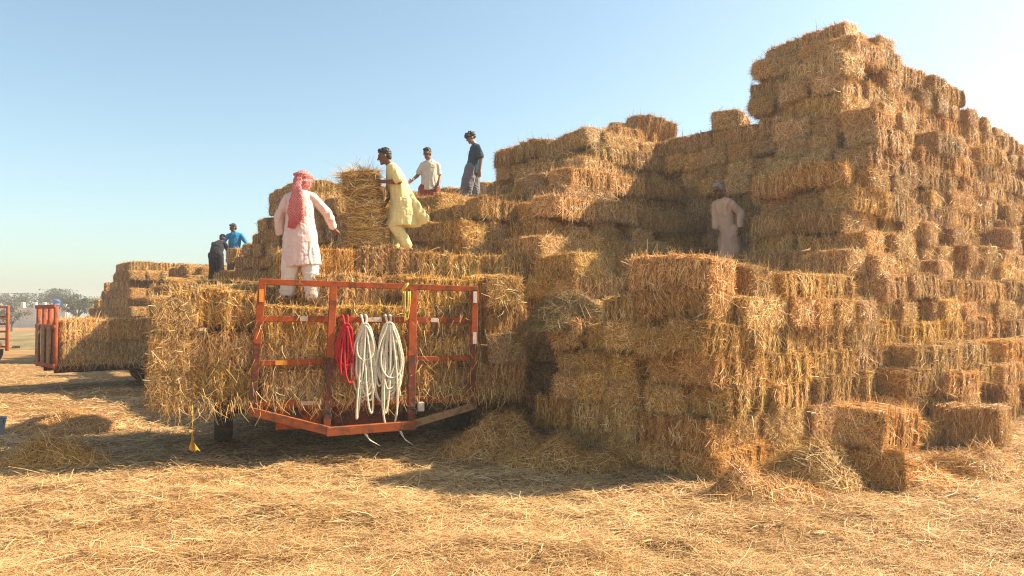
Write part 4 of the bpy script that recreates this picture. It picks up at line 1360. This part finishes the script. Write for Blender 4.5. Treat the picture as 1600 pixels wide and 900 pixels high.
def head_frame(f, up):
    f = unit(f); up = unit(up); s = unit(np.cross(f, up)); up = np.cross(s, f)
    return s, f, up     # the person's right, forward, up


def add_head(m, h, f, up, hr=0.115):
    s, f, u = head_frame(f, up); k = hr / 0.115
    F = np.array([s, f, u])
    m.ell(h + u * 0.022 * k - f * 0.012 * k, A(0.076, 0.095, 0.092) * k, F, 18)
    m.ell(h + f * 0.026 * k - u * 0.052 * k, A(0.056, 0.062, 0.066) * k, F, 16)
    m.ell(h + f * 0.070 * k - u * 0.098 * k, A(0.028, 0.024, 0.020) * k, F, 12)          # chin
    m.cap(h + f * 0.086 * k + u * 0.012 * k, 0.010 * k, h + f * 0.108 * k - u * 0.028 * k, 0.015 * k, 10)   # nose
    m.cap(h + f * 0.080 * k + u * 0.028 * k - s * 0.035 * k, 0.013 * k, h + f * 0.080 * k + u * 0.028 * k + s * 0.035 * k, 0.013 * k, 8)  # brow
    m.cap(h + f * 0.084 * k - u * 0.062 * k - s * 0.02 * k, 0.009 * k, h + f * 0.084 * k - u * 0.062 * k + s * 0.02 * k, 0.009 * k, 8)    # lips
    for q in (-1, 1): m.ell(h + s * q * 0.078 * k - f * 0.005 * k - u * 0.008 * k, A(0.011, 0.022, 0.033) * k, F, 10)   # ears


def add_hand(m, w, d, palm, thumb, curl=0.5):
    """w wrist, d along the hand, palm the way the palm faces, thumb the side the thumb leaves from"""
    d = unit(d); t = unit(thumb - (thumb @ d) * d); p = np.cross(d, t); p = p if p @ palm > 0 else -p
    m.loft(np.array([w - d * 0.01, w + d * 0.02, w + d * 0.055, w + d * 0.092]), [0.026, 0.034, 0.041, 0.040], [0.018, 0.017, 0.016, 0.013], t, 12, axis=d)
    for k, (o_, ln) in enumerate(((0.031, 0.068), (0.0105, 0.078), (-0.0105, 0.072), (-0.031, 0.056))):
        a = w + d * 0.088 + t * o_
        c = curl * (0.85 + 0.12 * k)
        d1 = unit(d * math.cos(c * 0.6) + p * math.sin(c * 0.6) + t * o_ * 2.4); d2 = unit(d * math.cos(c * 1.5) + p * math.sin(c * 1.5) + t * o_ * 1.2)
        m.cap(a, 0.0098, a + d1 * ln * 0.52, 0.0090, 8); m.cap(a + d1 * ln * 0.52, 0.0090, a + d1 * ln * 0.52 + d2 * ln * 0.5, 0.0074, 8)
    a = w + d * 0.028 + t * 0.030
    d1 = unit(d * 0.65 + t * 0.75 + p * 0.2); d2 = unit(d * 0.9 + t * 0.3 + p * 0.3)
    m.cap(a, 0.014, a + d1 * 0.042, 0.0115, 8); m.cap(a + d1 * 0.042, 0.0115, a + d1 * 0.042 + d2 * 0.034, 0.009, 8)


def folds(seed, amp, zlo=-9, stretch=0.28, sc=13.0, zhi=9):
    def f(P):
        Pw = P + 0.05 * np.stack([noise(P, 5, seed + 7), noise(P, 5, seed + 8), noise(P, 5, seed + 9)], 1)
        n = (0.5 - np.abs(noise(Pw * [1, 1, stretch], sc, seed))) * 1.1 + (0.5 - np.abs(noise(Pw * [0.6, 0.6, 1.3], sc * 1.2, seed + 1))) * 0.5 + noise(P, sc * 3, seed + 2) * 0.12
        return 1.5 * amp * n * np.clip((zhi - P[:, 2]) / 0.3, 0.35, 1)
    return f


def person(loc, label, J, skin, parts, hair=None, voxel=0.008):
    """J joints relative to loc; parts: list of (name, material, builder(mb), folds or None)"""
    J = {k: v for k, v in J.items()}
    m = MB()
    side = unit(J['shR'] - J['shL']); pel = (J['hipL'] + J['hipR']) / 2; sm = (J['shL'] + J['shR']) / 2
    hs = unit(J['hipR'] - J['hipL'])
    up = unit(sm - pel)
    m.loft(np.array([pel - up * 0.09, pel, pel + (sm - pel) * 0.35, pel + (sm - pel) * 0.7, sm - up * 0.02, sm + up * 0.05]),
           [0.13, 0.155, 0.13, 0.155, 0.13, 0.06], [0.10, 0.11, 0.098, 0.112, 0.08, 0.055], side, 20)
    neck = sm + up * 0.02
    m.cap(neck, 0.062, J['head'] - unit(J['head'] - neck) * 0.06, 0.053, 14)
    for q in 'LR':
        m.chain([J['sh' + q] - up * 0.03, J['el' + q], J['wr' + q]], [0.048, 0.040, 0.027], 12)
        m.cap(J['sh' + q] - up * 0.03, 0.05, sm + (J['sh' + q] - sm) * 0.3 - up * 0.03, 0.065, 12)
        m.chain([J['hip' + q], J['kn' + q], J['an' + q]], [0.088, 0.058, 0.038], 14)
        toe = J.get('toe' + q, A(0, 0.16, 0)); fd = unit(toe)
        m.chain([J['an' + q] - fd * 0.04 + A(0, 0, -0.045), J['an' + q] + fd * 0.09 + A(0, 0, -0.05), J['an' + q] + fd * 0.17 + A(0, 0, -0.058)], [0.036, 0.036, 0.024], 10)
        hd = J.get('hd' + q, J['wr' + q] - J['el' + q])
        add_hand(m, J['wr' + q], hd, J.get('pm' + q, -side if q == 'R' else side), J.get('th' + q, A(0, 1, 0.2)), J.get('cu' + q, 0.5))
    add_head(m, J['head'], J['face'], J.get('hup', up), 0.118)
    o = obj('person', m.remesh('person', skin, voxel, 3), None, loc)
    tag(o, label, 'person', 'farm workers')
    s, f, u = head_frame(J['face'], J.get('hup', up))
    for q in (-1, 1):
        e = MB(); e.ell(J['head'] + f * 0.086 + u * 0.006 + s * q * 0.031, A(0.011, 0.009, 0.008), np.array([s, f, u]), 10)
        e.build('eye', M_EYE, o, True)
    for name, mat, fn, fo, vx in parts:
        b = MB(); fn(b); obj(name, b.remesh(name, mat, vx, 4, fo), o)
    if hair:
        b = MB(); kind, mat = hair
        h = J['head']; F = np.array([s, f, u]); r = np.random.default_rng(len(label))
        if kind == 'afro':
            for k in range(70):
                d = unit(r.normal(size=3)); d[2] = abs(d[2]) * 0.9 + 0.02 if d[1] > 0.2 else d[2] * 0.7 + 0.25
                d = unit(d)
                b.ell(h + u * 0.045 - f * 0.015 + (d * A(0.10, 0.112, 0.098)) @ F, A(1, 1, 1) * r.uniform(0.022, 0.036), F, 8)
            b.ell(h + u * 0.045 - f * 0.02, A(0.09, 0.10, 0.09), F, 14)
        else:
            b.ell(h + u * 0.040 - f * 0.026, A(0.086, 0.096, 0.092), F, 18)
            b.ell(h - u * 0.005 - f * 0.055, A(0.074, 0.055, 0.080), F, 14)
            b.cap(h + u * 0.098 + f * 0.048 - s * 0.04, 0.028, h + u * 0.098 + f * 0.048 + s * 0.04, 0.03, 10)
            for k in range(26):
                a = r.uniform(0, 2 * np.pi); q = r.uniform(0.2, 1)
                b.ell(h + u * (0.045 + 0.082 * math.sqrt(1 - q * q * 0.8)) + s * 0.075 * q * math.cos(a) + f * (0.075 * q * math.sin(a) - 0.02), A(0.022, 0.022, 0.014), F, 8)
        obj('hair', b.remesh('hair', mat, 0.007, 2, lambda P: 0.006 * noise(P, 70, 3)), o)
    return o


def legs_cloth(J, r0=0.125, r1=0.105, r2=0.082, cut=0.0):
    def f(b):
        for q in 'LR':
            an = J['an' + q] + (J['kn' + q] - J['an' + q]) * cut
            b.chain([J['hip' + q], J['kn' + q], an], [r0, r1, r2], 18)
        b.cap(J['hipL'], r0 * 1.02, J['hipR'], r0 * 1.02, 18)
    return f


def torso_cloth(J, rings, sleeve=(0.083, 0.072, 0.06), reach=1.0, collar=True):
    """rings: (centre, a, b) from the hem up to the shoulders; sleeves to reach (1 = wrist, 0.4 = short)"""
    def f(b):
        side = unit(J['shR'] - J['shL']); sm = (J['shL'] + J['shR']) / 2; pel = (J['hipL'] + J['hipR']) / 2; up = unit(sm - pel)
        cs = [r[0] for r in rings] + [sm - up * 0.03, sm + up * 0.045, sm + up * 0.075]
        a = [r[1] for r in rings] + [0.170, 0.11, 0.07]; bb = [r[2] for r in rings] + [0.115, 0.085, 0.066]
        b.loft(np.array(cs), a, bb, side, 28)
        for q in 'LR':
            sh, el, wr = J['sh' + q], J['el' + q], J['wr' + q]
            b.cap(sm + (sh - sm) * 0.4 - up * 0.012, 0.082, sh - up * 0.035, 0.064, 14)
            if reach >= 0.9: b.chain([sh - up * 0.035, el, el + (wr - el) * (0.97 if reach >= 1 else 0.8)], sleeve, 14)
            else:
                e = sh + (el - sh) * (reach / 0.5)
                b.cap(sh - up * 0.035, sleeve[0], e, sleeve[1], 14)
        if collar:
            hd = unit(J['head'] - sm)
            b.loft(np.array([sm + up * 0.03, sm + hd * 0.075, sm + hd * 0.088]), [0.08, 0.066, 0.060], [0.078, 0.064, 0.058], side, 20)
    return f


def px2w(x, y, Y):
    """world point at depth Y seen at a photograph position (for laying out poses)"""
    a = R(1.85); v = -(y - 450) / FPX; t = math.tan(a + math.atan(v))
    d = Y / (math.cos(a) - v * math.sin(a))
    return A((x - 800) / FPX * d, Y, CAM_H + t * Y)


# ---- the man in pale pink, seen from behind, on the trailer load
P_PINK = cloth_mat('pale_pink_cotton', (0.80, 0.57, 0.51)); P_WHITE = cloth_mat('off_white_cotton', (0.78, 0.68, 0.62))


def turban_mat():
    m, nt, N, L, b = new_mat('pink_red_checked_cloth')
    tc = N.new('ShaderNodeTexCoord')
    ck = N.new('ShaderNodeTexChecker'); ck.inputs['Scale'].default_value = 58
    ck.inputs['Color1'].default_value = (0.50, 0.10, 0.10, 1); ck.inputs['Color2'].default_value = (0.64, 0.24, 0.22, 1)
    sx = N.new('ShaderNodeSeparateXYZ'); L.new(tc.outputs['Object'], sx.inputs[0])
    mr = N.new('ShaderNodeMapRange'); mr.inputs['From Min'].default_value = 0.92; mr.inputs['From Max'].default_value = 1.18
    L.new(sx.outputs['Z'], mr.inputs['Value'])
    mx = N.new('ShaderNodeMixRGB'); mx.inputs['Color1'].default_value = (0.45, 0.04, 0.04, 1)     # the cloth's deeper red end border
    L.new(mr.outputs[0], mx.inputs['Fac']); L.new(ck.outputs[0], mx.inputs['Color2'])
    L.new(tc.outputs['Object'], ck.inputs['Vector']); L.new(mx.outputs[0], b.inputs['Base Color'])
    b.inputs['Roughness'].default_value = 0.9
    n2 = N.new('ShaderNodeTexNoise'); n2.inputs['Scale'].default_value = 24
    bp = N.new('ShaderNodeBump'); bp.inputs['Strength'].default_value = 0.5; bp.inputs['Distance'].default_value = 0.01
    L.new(n2.outputs[0], bp.inputs['Height']); L.new(bp.outputs[0], b.inputs['Normal'])
    return m


M_TURBAN = turban_mat()
base = px2w(466, 470, 10.15)
J = dict(hipL=A(-0.085, 0.0, 0.88), hipR=A(0.115, 0.02, 0.88), knL=A(-0.105, -0.02, 0.48), knR=A(0.16, 0.0, 0.46), anL=A(-0.155, 0.02, 0.12), anR=A(0.21, -0.06, 0.08),
         shL=A(-0.19, 0, 1.42), shR=A(0.22, 0.02, 1.43), elL=A(-0.27, 0.0, 1.14), elR=A(0.35, 0.12, 1.20), wrL=A(-0.27, 0.05, 0.88), wrR=A(0.41, 0.30, 1.0),
         head=A(0.045, 0.04, 1.62), face=A(0.28, 1, -0.05), toeL=A(-0.1, 1, 0), toeR=A(0.15, 1, 0), hdL=A(0, 0.1, -1), hdR=A(0.45, 0.8, -0.35))
rings = [(A(0.045, 0.0, 0.47), 0.255, 0.17), (A(0.03, 0.0, 0.62), 0.245, 0.165), (A(0.02, 0.0, 0.85), 0.225, 0.155), (A(0.015, 0, 1.05), 0.188, 0.135), (A(0.015, 0, 1.25), 0.18, 0.13)]


def turban(b):
    h = J['head']
    b.ell(h + A(0, -0.005, 0.03), A(0.112, 0.122, 0.115), None, 20)
    b.ell(h + A(0, -0.03, -0.03), A(0.108, 0.10, 0.10), None, 18)
    for k, z in enumerate((0.0, 0.035, 0.07)):
        t = np.linspace(0, 2 * np.pi, 24, endpoint=False)
        b.tube([h + A(0.112 * math.cos(a), 0.122 * math.sin(a), z + 0.02 * math.sin(a + k * 2)) for a in t], 0.018, 8, True)
    k0 = h + A(-0.03, -0.13, 0.0)
    b.ell(k0, A(0.05, 0.035, 0.04), None, 14)
    for dx, dz, w in ((-0.05, 0.66, 0.050), (0.035, 0.55, 0.052), (0.0, 0.60, 0.045), (-0.075, 0.48, 0.03)):
        cs = [k0, k0 + A(dx * 0.3, -0.055, -0.1), k0 + A(dx * 0.8, -0.085, -0.3), k0 + A(dx * 1.2, -0.08, -dz)]
        b.loft(np.array(cs), [0.025, w * 0.9, w * 1.15, w * 1.25], [0.022, 0.02, 0.018, 0.012], A(1, 0, 0), 16)


for q in 'LR': J['sh' + q] = A(0.015, 0.01, 1.43) + (J['sh' + q] - A(0.015, 0.01, 1.43)) * 0.80
person(base, 'man in pale pink tunic and red headcloth, his back turned, standing on the trailer load', J, M_SKIN,
       [('tunic', P_PINK, torso_cloth(J, rings, (0.064, 0.060, 0.052), 0.95), folds(1, 0.010, zhi=1.5, stretch=0.2, sc=17), 0.007),
        ('trousers', P_WHITE, legs_cloth(J, 0.115, 0.112, 0.092), folds(2, 0.012), 0.009),
        ('headcloth', M_TURBAN, turban, folds(3, 0.010, sc=26), 0.008)])

# ---- the man in yellow, lifting a bale
P_YEL = cloth_mat('pale_yellow_cotton', (0.80, 0.66, 0.30))
base = px2w(622, 398, 11.55)
J = dict(hipL=A(0.05, 0.10, 0.80), hipR=A(0.09, -0.10, 0.80), knL=A(-0.05, 0.13, 0.42), knR=A(-0.03, -0.10, 0.43), anL=A(-0.085, 0.14, 0.08), anR=A(0.17, -0.08, 0.10),
         shL=A(-0.13, 0.18, 1.31), shR=A(-0.06, -0.18, 1.32), elL=A(-0.15, 0.22, 1.0), elR=A(0.05, -0.24, 1.08), wrL=A(-0.2, 0.10, 0.82), wrR=A(-0.26, -0.17, 1.10),
         head=A(-0.215, -0.01, 1.515), face=A(-1, -0.12, -0.28), hup=A(-0.25, 0, 1), toeL=A(-1, 0, 0), toeR=A(-0.9, 0, -0.5), hdR=A(-1, 0.25, 0.05), hdL=A(-0.5, -0.3, -0.6),
         thR=A(0, 0, 1), thL=A(0, 0, 1), pmR=A(-0.3, 1, -0.2), cuR=0.7, cuL=0.7)
rings = [(A(0.08, 0.0, 0.44), 0.22, 0.26), (A(0.08, 0.0, 0.60), 0.215, 0.225), (A(0.07, 0.0, 0.80), 0.205, 0.175), (A(0.02, 0, 1.0), 0.195, 0.15), (A(-0.05, 0, 1.18), 0.195, 0.145)]


def yellow_tunic(b):
    torso_cloth(J, rings, (0.078, 0.080, 0.07), 0.40)(b)
    # the back panel of the tunic swinging out behind
    cs = [A(0.08, -0.05, 1.05), A(0.17, -0.07, 0.88), A(0.27, -0.09, 0.72), A(0.37, -0.10, 0.57), A(0.43, -0.10, 0.48)]
    b.loft(np.array(cs), [0.07, 0.085, 0.095, 0.105, 0.115], [0.07, 0.05, 0.035, 0.024, 0.018], A(0.85, -0.25, 0.5), 22)
    b.loft(np.array([c + A(-0.03, 0.12, 0.02) for c in cs[:4]]), [0.08, 0.09, 0.10, 0.11], [0.05, 0.035, 0.025, 0.018], A(0.6, 0.6, 0.4), 18)
    cs = [A(-0.02, -0.08, 0.85), A(-0.06, -0.10, 0.62), A(-0.10, -0.12, 0.42)]
    b.loft(np.array(cs), [0.10, 0.115, 0.125], [0.05, 0.04, 0.03], A(0.6, -0.6, 0), 16)


person(base, 'man in pale yellow tunic and trousers, leaning into the upright bale he lifts', J, M_SKIN,
       [('tunic', P_YEL, yellow_tunic, lambda P: folds(4, 0.011, zhi=1.3, stretch=0.35, sc=16)(P) + 0.012 * np.clip((P[:, 0] - 0.16) / 0.2, 0, 1) * np.sin(34 * (P[:, 0] * 0.85 + P[:, 2] * 0.5) + 3 * noise(P, 6, 8)), 0.007),
        ('trousers', P_YEL, legs_cloth(J, 0.12, 0.10, 0.075, 0.14), folds(5, 0.013), 0.009)], ('short', M_HAIR))

# ---- man in cream shirt, facing us, behind the bales
P_CREAM = cloth_mat('cream_cotton', (0.66, 0.55, 0.42)); P_REDL = cloth_mat('dull_red_cloth', (0.30, 0.05, 0.03))
base = px2w(670, 353, 16.2)
J = dict(hipL=A(-0.09, 0, 0.80), hipR=A(0.11, 0, 0.80), knL=A(-0.11, -0.05, 0.44), knR=A(0.13, -0.05, 0.44), anL=A(-0.12, 0, 0.08), anR=A(0.14, 0, 0.08),
         shL=A(-0.135, 0, 1.345), shR=A(0.175, 0, 1.345), elL=A(-0.24, -0.05, 1.08), elR=A(0.225, 0.02, 1.06), wrL=A(-0.33, -0.22, 0.95), wrR=A(0.22, -0.14, 0.83),
         head=A(-0.035, -0.05, 1.555), face=A(-0.25, -1, -0.35), toeL=A(0, -1, 0), toeR=A(0, -1, 0), hdL=A(-0.6, -0.5, -0.5), hdR=A(-0.2, -0.4, -0.8),
         thL=A(0, -0.3, 1), thR=A(0, -1, 0.3))
rings = [(A(0.02, 0, 0.76), 0.20, 0.165), (A(0.02, 0, 0.9), 0.19, 0.15), (A(0.02, 0, 1.1), 0.185, 0.13)]
c0 = person(base, 'man in short-sleeved cream shirt facing the camera, hidden below the waist by bales', J, M_SKIN,
            [('shirt', P_CREAM, torso_cloth(J, rings, (0.060, 0.066, 0.06), 0.36), folds(6, 0.008, sc=17, stretch=0.25), 0.007),
             ('waist_cloth', P_REDL, lambda b: (legs_cloth(J, 0.13, 0.12, 0.10)(b), b.loft(np.array([A(0.01, 0, 0.3), A(0.01, 0, 0.6), A(0.01, 0, 0.8)]), [0.22, 0.2, 0.172], [0.15, 0.14, 0.125], A(1, 0, 0), 24)), folds(7, 0.012), 0.010)],
            ('short', M_HAIR))

# ---- curly-haired man in dark T-shirt
P_NAVY = cloth_mat('faded_black_jersey', (0.02, 0.046, 0.062)); P_GREY = cloth_mat('washed_grey_denim', (0.15, 0.14, 0.155))
base = px2w(737, 323, 17.0)
J = dict(hipL=A(0.02, 0.10, 0.84), hipR=A(-0.02, -0.09, 0.84), knL=A(0.04, 0.10, 0.46), knR=A(-0.10, -0.11, 0.46), anL=A(0.07, 0.08, 0.08), anR=A(-0.17, -0.10, 0.08),
         shL=A(0.03, 0.18, 1.35), shR=A(0.14, -0.16, 1.35), elL=A(-0.02, 0.2, 1.05), elR=A(0.22, -0.20, 1.05), wrL=A(-0.06, 0.16, 0.82), wrR=A(0.19, -0.22, 0.78),
         head=A(-0.03, -0.03, 1.555), face=A(-0.85, -0.45, -0.45), hup=A(-0.2, 0, 1), toeL=A(-1, -0.3, 0), toeR=A(-1, -0.3, 0), thR=A(-1, 0, 0), thL=A(-1, 0, 0))
rings = [(A(0.02, 0, 0.74), 0.185, 0.15), (A(0.03, 0, 0.88), 0.185, 0.145), (A(0.06, 0, 1.1), 0.188, 0.14)]
d0 = person(base, 'curly-haired man in dark T-shirt and grey trousers, gazing down on top of the pile', J, M_SKIN2,
            [('t_shirt', P_NAVY, torso_cloth(J, rings, (0.070, 0.074, 0.06), 0.40, False), folds(8, 0.010), 0.008),
             ('trousers', P_GREY, legs_cloth(J, 0.14, 0.135, 0.125), folds(9, 0.016), 0.009)], ('afro', M_HAIR))
pr = MB()
for k in range(7):
    a = R(-14 + k * 4.6)
    pr.box(A(-0.075 - 0.012 * math.cos(a * 2), -0.10 + k * 0.016, 1.205), (0.006, 0.011, 0.020 if k % 2 else 0.026), np.array([[0.9, 0.35, 0.2], [-0.35, 0.93, 0], [-0.19, -0.07, 0.98]]), 0.001)
pr.build('chest_print', M_PATCH_W, d0)

# ---- grey-haired man in beige, in the shade of the tall block
P_BEIGE = cloth_mat('dusty_beige_cotton', (0.72, 0.46, 0.31))
base = px2w(1138, 434, 13.35)
J = dict(hipR=A(-0.03, 0.08, 0.82), hipL=A(0.06, -0.07, 0.82), knR=A(-0.05, 0.08, 0.45), knL=A(0.07, -0.11, 0.45), anR=A(-0.03, 0.06, 0.08), anL=A(0.11, -0.09, 0.08),
         shL=A(0.0, -0.14, 1.35), shR=A(-0.19, 0.09, 1.34), elL=A(0.185, -0.16, 1.12), elR=A(-0.20, 0.08, 1.06), wrL=A(0.15, -0.22, 0.86), wrR=A(-0.22, 0.0, 0.86),
         head=A(-0.20, -0.13, 1.53), face=A(-0.8, -0.6, -0.35), hup=A(-0.15, -0.1, 1), toeL=A(-0.8, -0.6, 0), toeR=A(-0.8, -0.6, 0), hdL=A(-0.1, -0.1, -1), thL=A(-0.7, -0.7, 0), thR=A(0.5, -0.8, 0.2))
J['shL'], J['shR'] = J['shL'], J['shR']
rings = [(A(0.01, 0.0, 0.33), 0.18, 0.17), (A(0.01, 0.0, 0.5), 0.175, 0.16), (A(0.01, 0.0, 0.75), 0.165, 0.145), (A(-0.03, 0.0, 0.95), 0.155, 0.13), (A(-0.075, -0.015, 1.15), 0.16, 0.125)]


def beige_tunic(b):
    torso_cloth(J, rings, (0.068, 0.062, 0.052), 0.95)(b)
    b.loft(np.array([A(0.19, 0.02, 0.86), A(0.21, 0.03, 0.62), A(0.25, 0.03, 0.43), A(0.26, 0.03, 0.36)]), [0.015, 0.03, 0.065, 0.07], [0.015, 0.02, 0.03, 0.03], A(1, 0, 0), 14)


person(base, 'grey-haired man in dusty beige tunic standing in the shade below the tall block', J, M_SKIN,
       [('tunic', P_BEIGE, beige_tunic, folds(10, 0.012), 0.009), ('trousers', P_BEIGE, legs_cloth(J, 0.125, 0.105, 0.085), folds(11, 0.012), 0.009)], ('short', M_GREYHAIR))

# ---- two men far back on the ridge
P_BLUE = cloth_mat('bright_blue_jersey', (0.015, 0.22, 0.42)); P_BLACK = cloth_mat('black_jersey', (0.022, 0.02, 0.026))
base = px2w(366, 436, 23.0)
J = dict(hipL=A(-0.10, 0, 0.84), hipR=A(0.10, 0, 0.84), knL=A(-0.11, 0, 0.45), knR=A(0.12, 0, 0.45), anL=A(-0.12, 0, 0.08), anR=A(0.13, 0, 0.08),
         shL=A(-0.19, 0, 1.36), shR=A(0.19, 0.02, 1.37), elL=A(-0.30, -0.1, 1.14), elR=A(0.34, -0.05, 1.14), wrL=A(-0.36, -0.2, 1.0), wrR=A(0.47, -0.15, 0.98),
         head=A(-0.04, -0.04, 1.56), face=A(-0.7, -0.7, -0.35), toeL=A(0, -1, 0), toeR=A(0, -1, 0), thL=A(0, 0, 1), thR=A(0, 0, 1), hdR=A(0.8, -0.3, -0.5))
rings = [(A(0, 0, 0.80), 0.175, 0.135), (A(0, 0, 0.95), 0.175, 0.135), (A(0, 0, 1.15), 0.185, 0.13)]
person(base, 'man in bright blue long-sleeved shirt working up on the hazy back ridge', J, M_SKIN,
       [('shirt', P_BLUE, torso_cloth(J, rings, (0.066, 0.056, 0.045)), folds(12, 0.010), 0.010), ('trousers', P_GREY, legs_cloth(J), folds(13, 0.012), 0.010)], ('short', M_HAIR), 0.009)
base = px2w(338, 440, 22.6)
J = dict(hipL=A(-0.13, 0.02, 0.80), hipR=A(0.07, 0.0, 0.80), knL=A(-0.13, 0.08, 0.43), knR=A(0.09, 0.07, 0.43), anL=A(-0.15, 0, 0.08), anR=A(0.1, 0, 0.08),
         shL=A(-0.17, 0.22, 1.17), shR=A(0.18, 0.18, 1.17), elL=A(-0.19, 0.32, 0.92), elR=A(0.26, 0.3, 0.9), wrL=A(-0.08, 0.42, 0.74), wrR=A(0.30, 0.42, 0.68),
         head=A(0.06, 0.30, 1.32), face=A(0.3, 1, -0.5), hup=A(0, 0.55, 0.8), toeL=A(0, 1, 0), toeR=A(0.1, 1, 0))
rings = [(A(-0.03, 0.0, 0.70), 0.195, 0.16), (A(-0.03, 0.02, 0.85), 0.19, 0.155), (A(-0.02, 0.11, 1.03), 0.195, 0.15)]
person(base, 'stooping man in black clothes bending over beside the man in blue', J, M_SKIN,
       [('shirt', P_BLACK, torso_cloth(J, rings, (0.07, 0.06, 0.048)), folds(14, 0.010), 0.010), ('trousers', P_BLACK, legs_cloth(J), folds(15, 0.012), 0.010)], ('short', M_HAIR), 0.009)

# ------------------------------------------------------------------ dusty air
hz = MB(); hz.box((0, 0, 4.6), (860, 860, 11.4))
ho = hz.build('haze', None)
ho['kind'] = 'stuff'
mh = bpy.data.materials.new('dusty_air'); mh.use_nodes = True
hn = mh.node_tree.nodes
hn.remove(hn['Principled BSDF'])
pv = hn.new('ShaderNodeVolumePrincipled')
pv.inputs['Color'].default_value = (0.94, 0.96, 1.0, 1)
pv.inputs['Density'].default_value = 0.0017
pv.inputs['Anisotropy'].default_value = 0.3
mh.node_tree.links.new(pv.outputs[0], hn['Material Output'].inputs['Volume'])
ho.data.materials.clear(); ho.data.materials.append(mh)
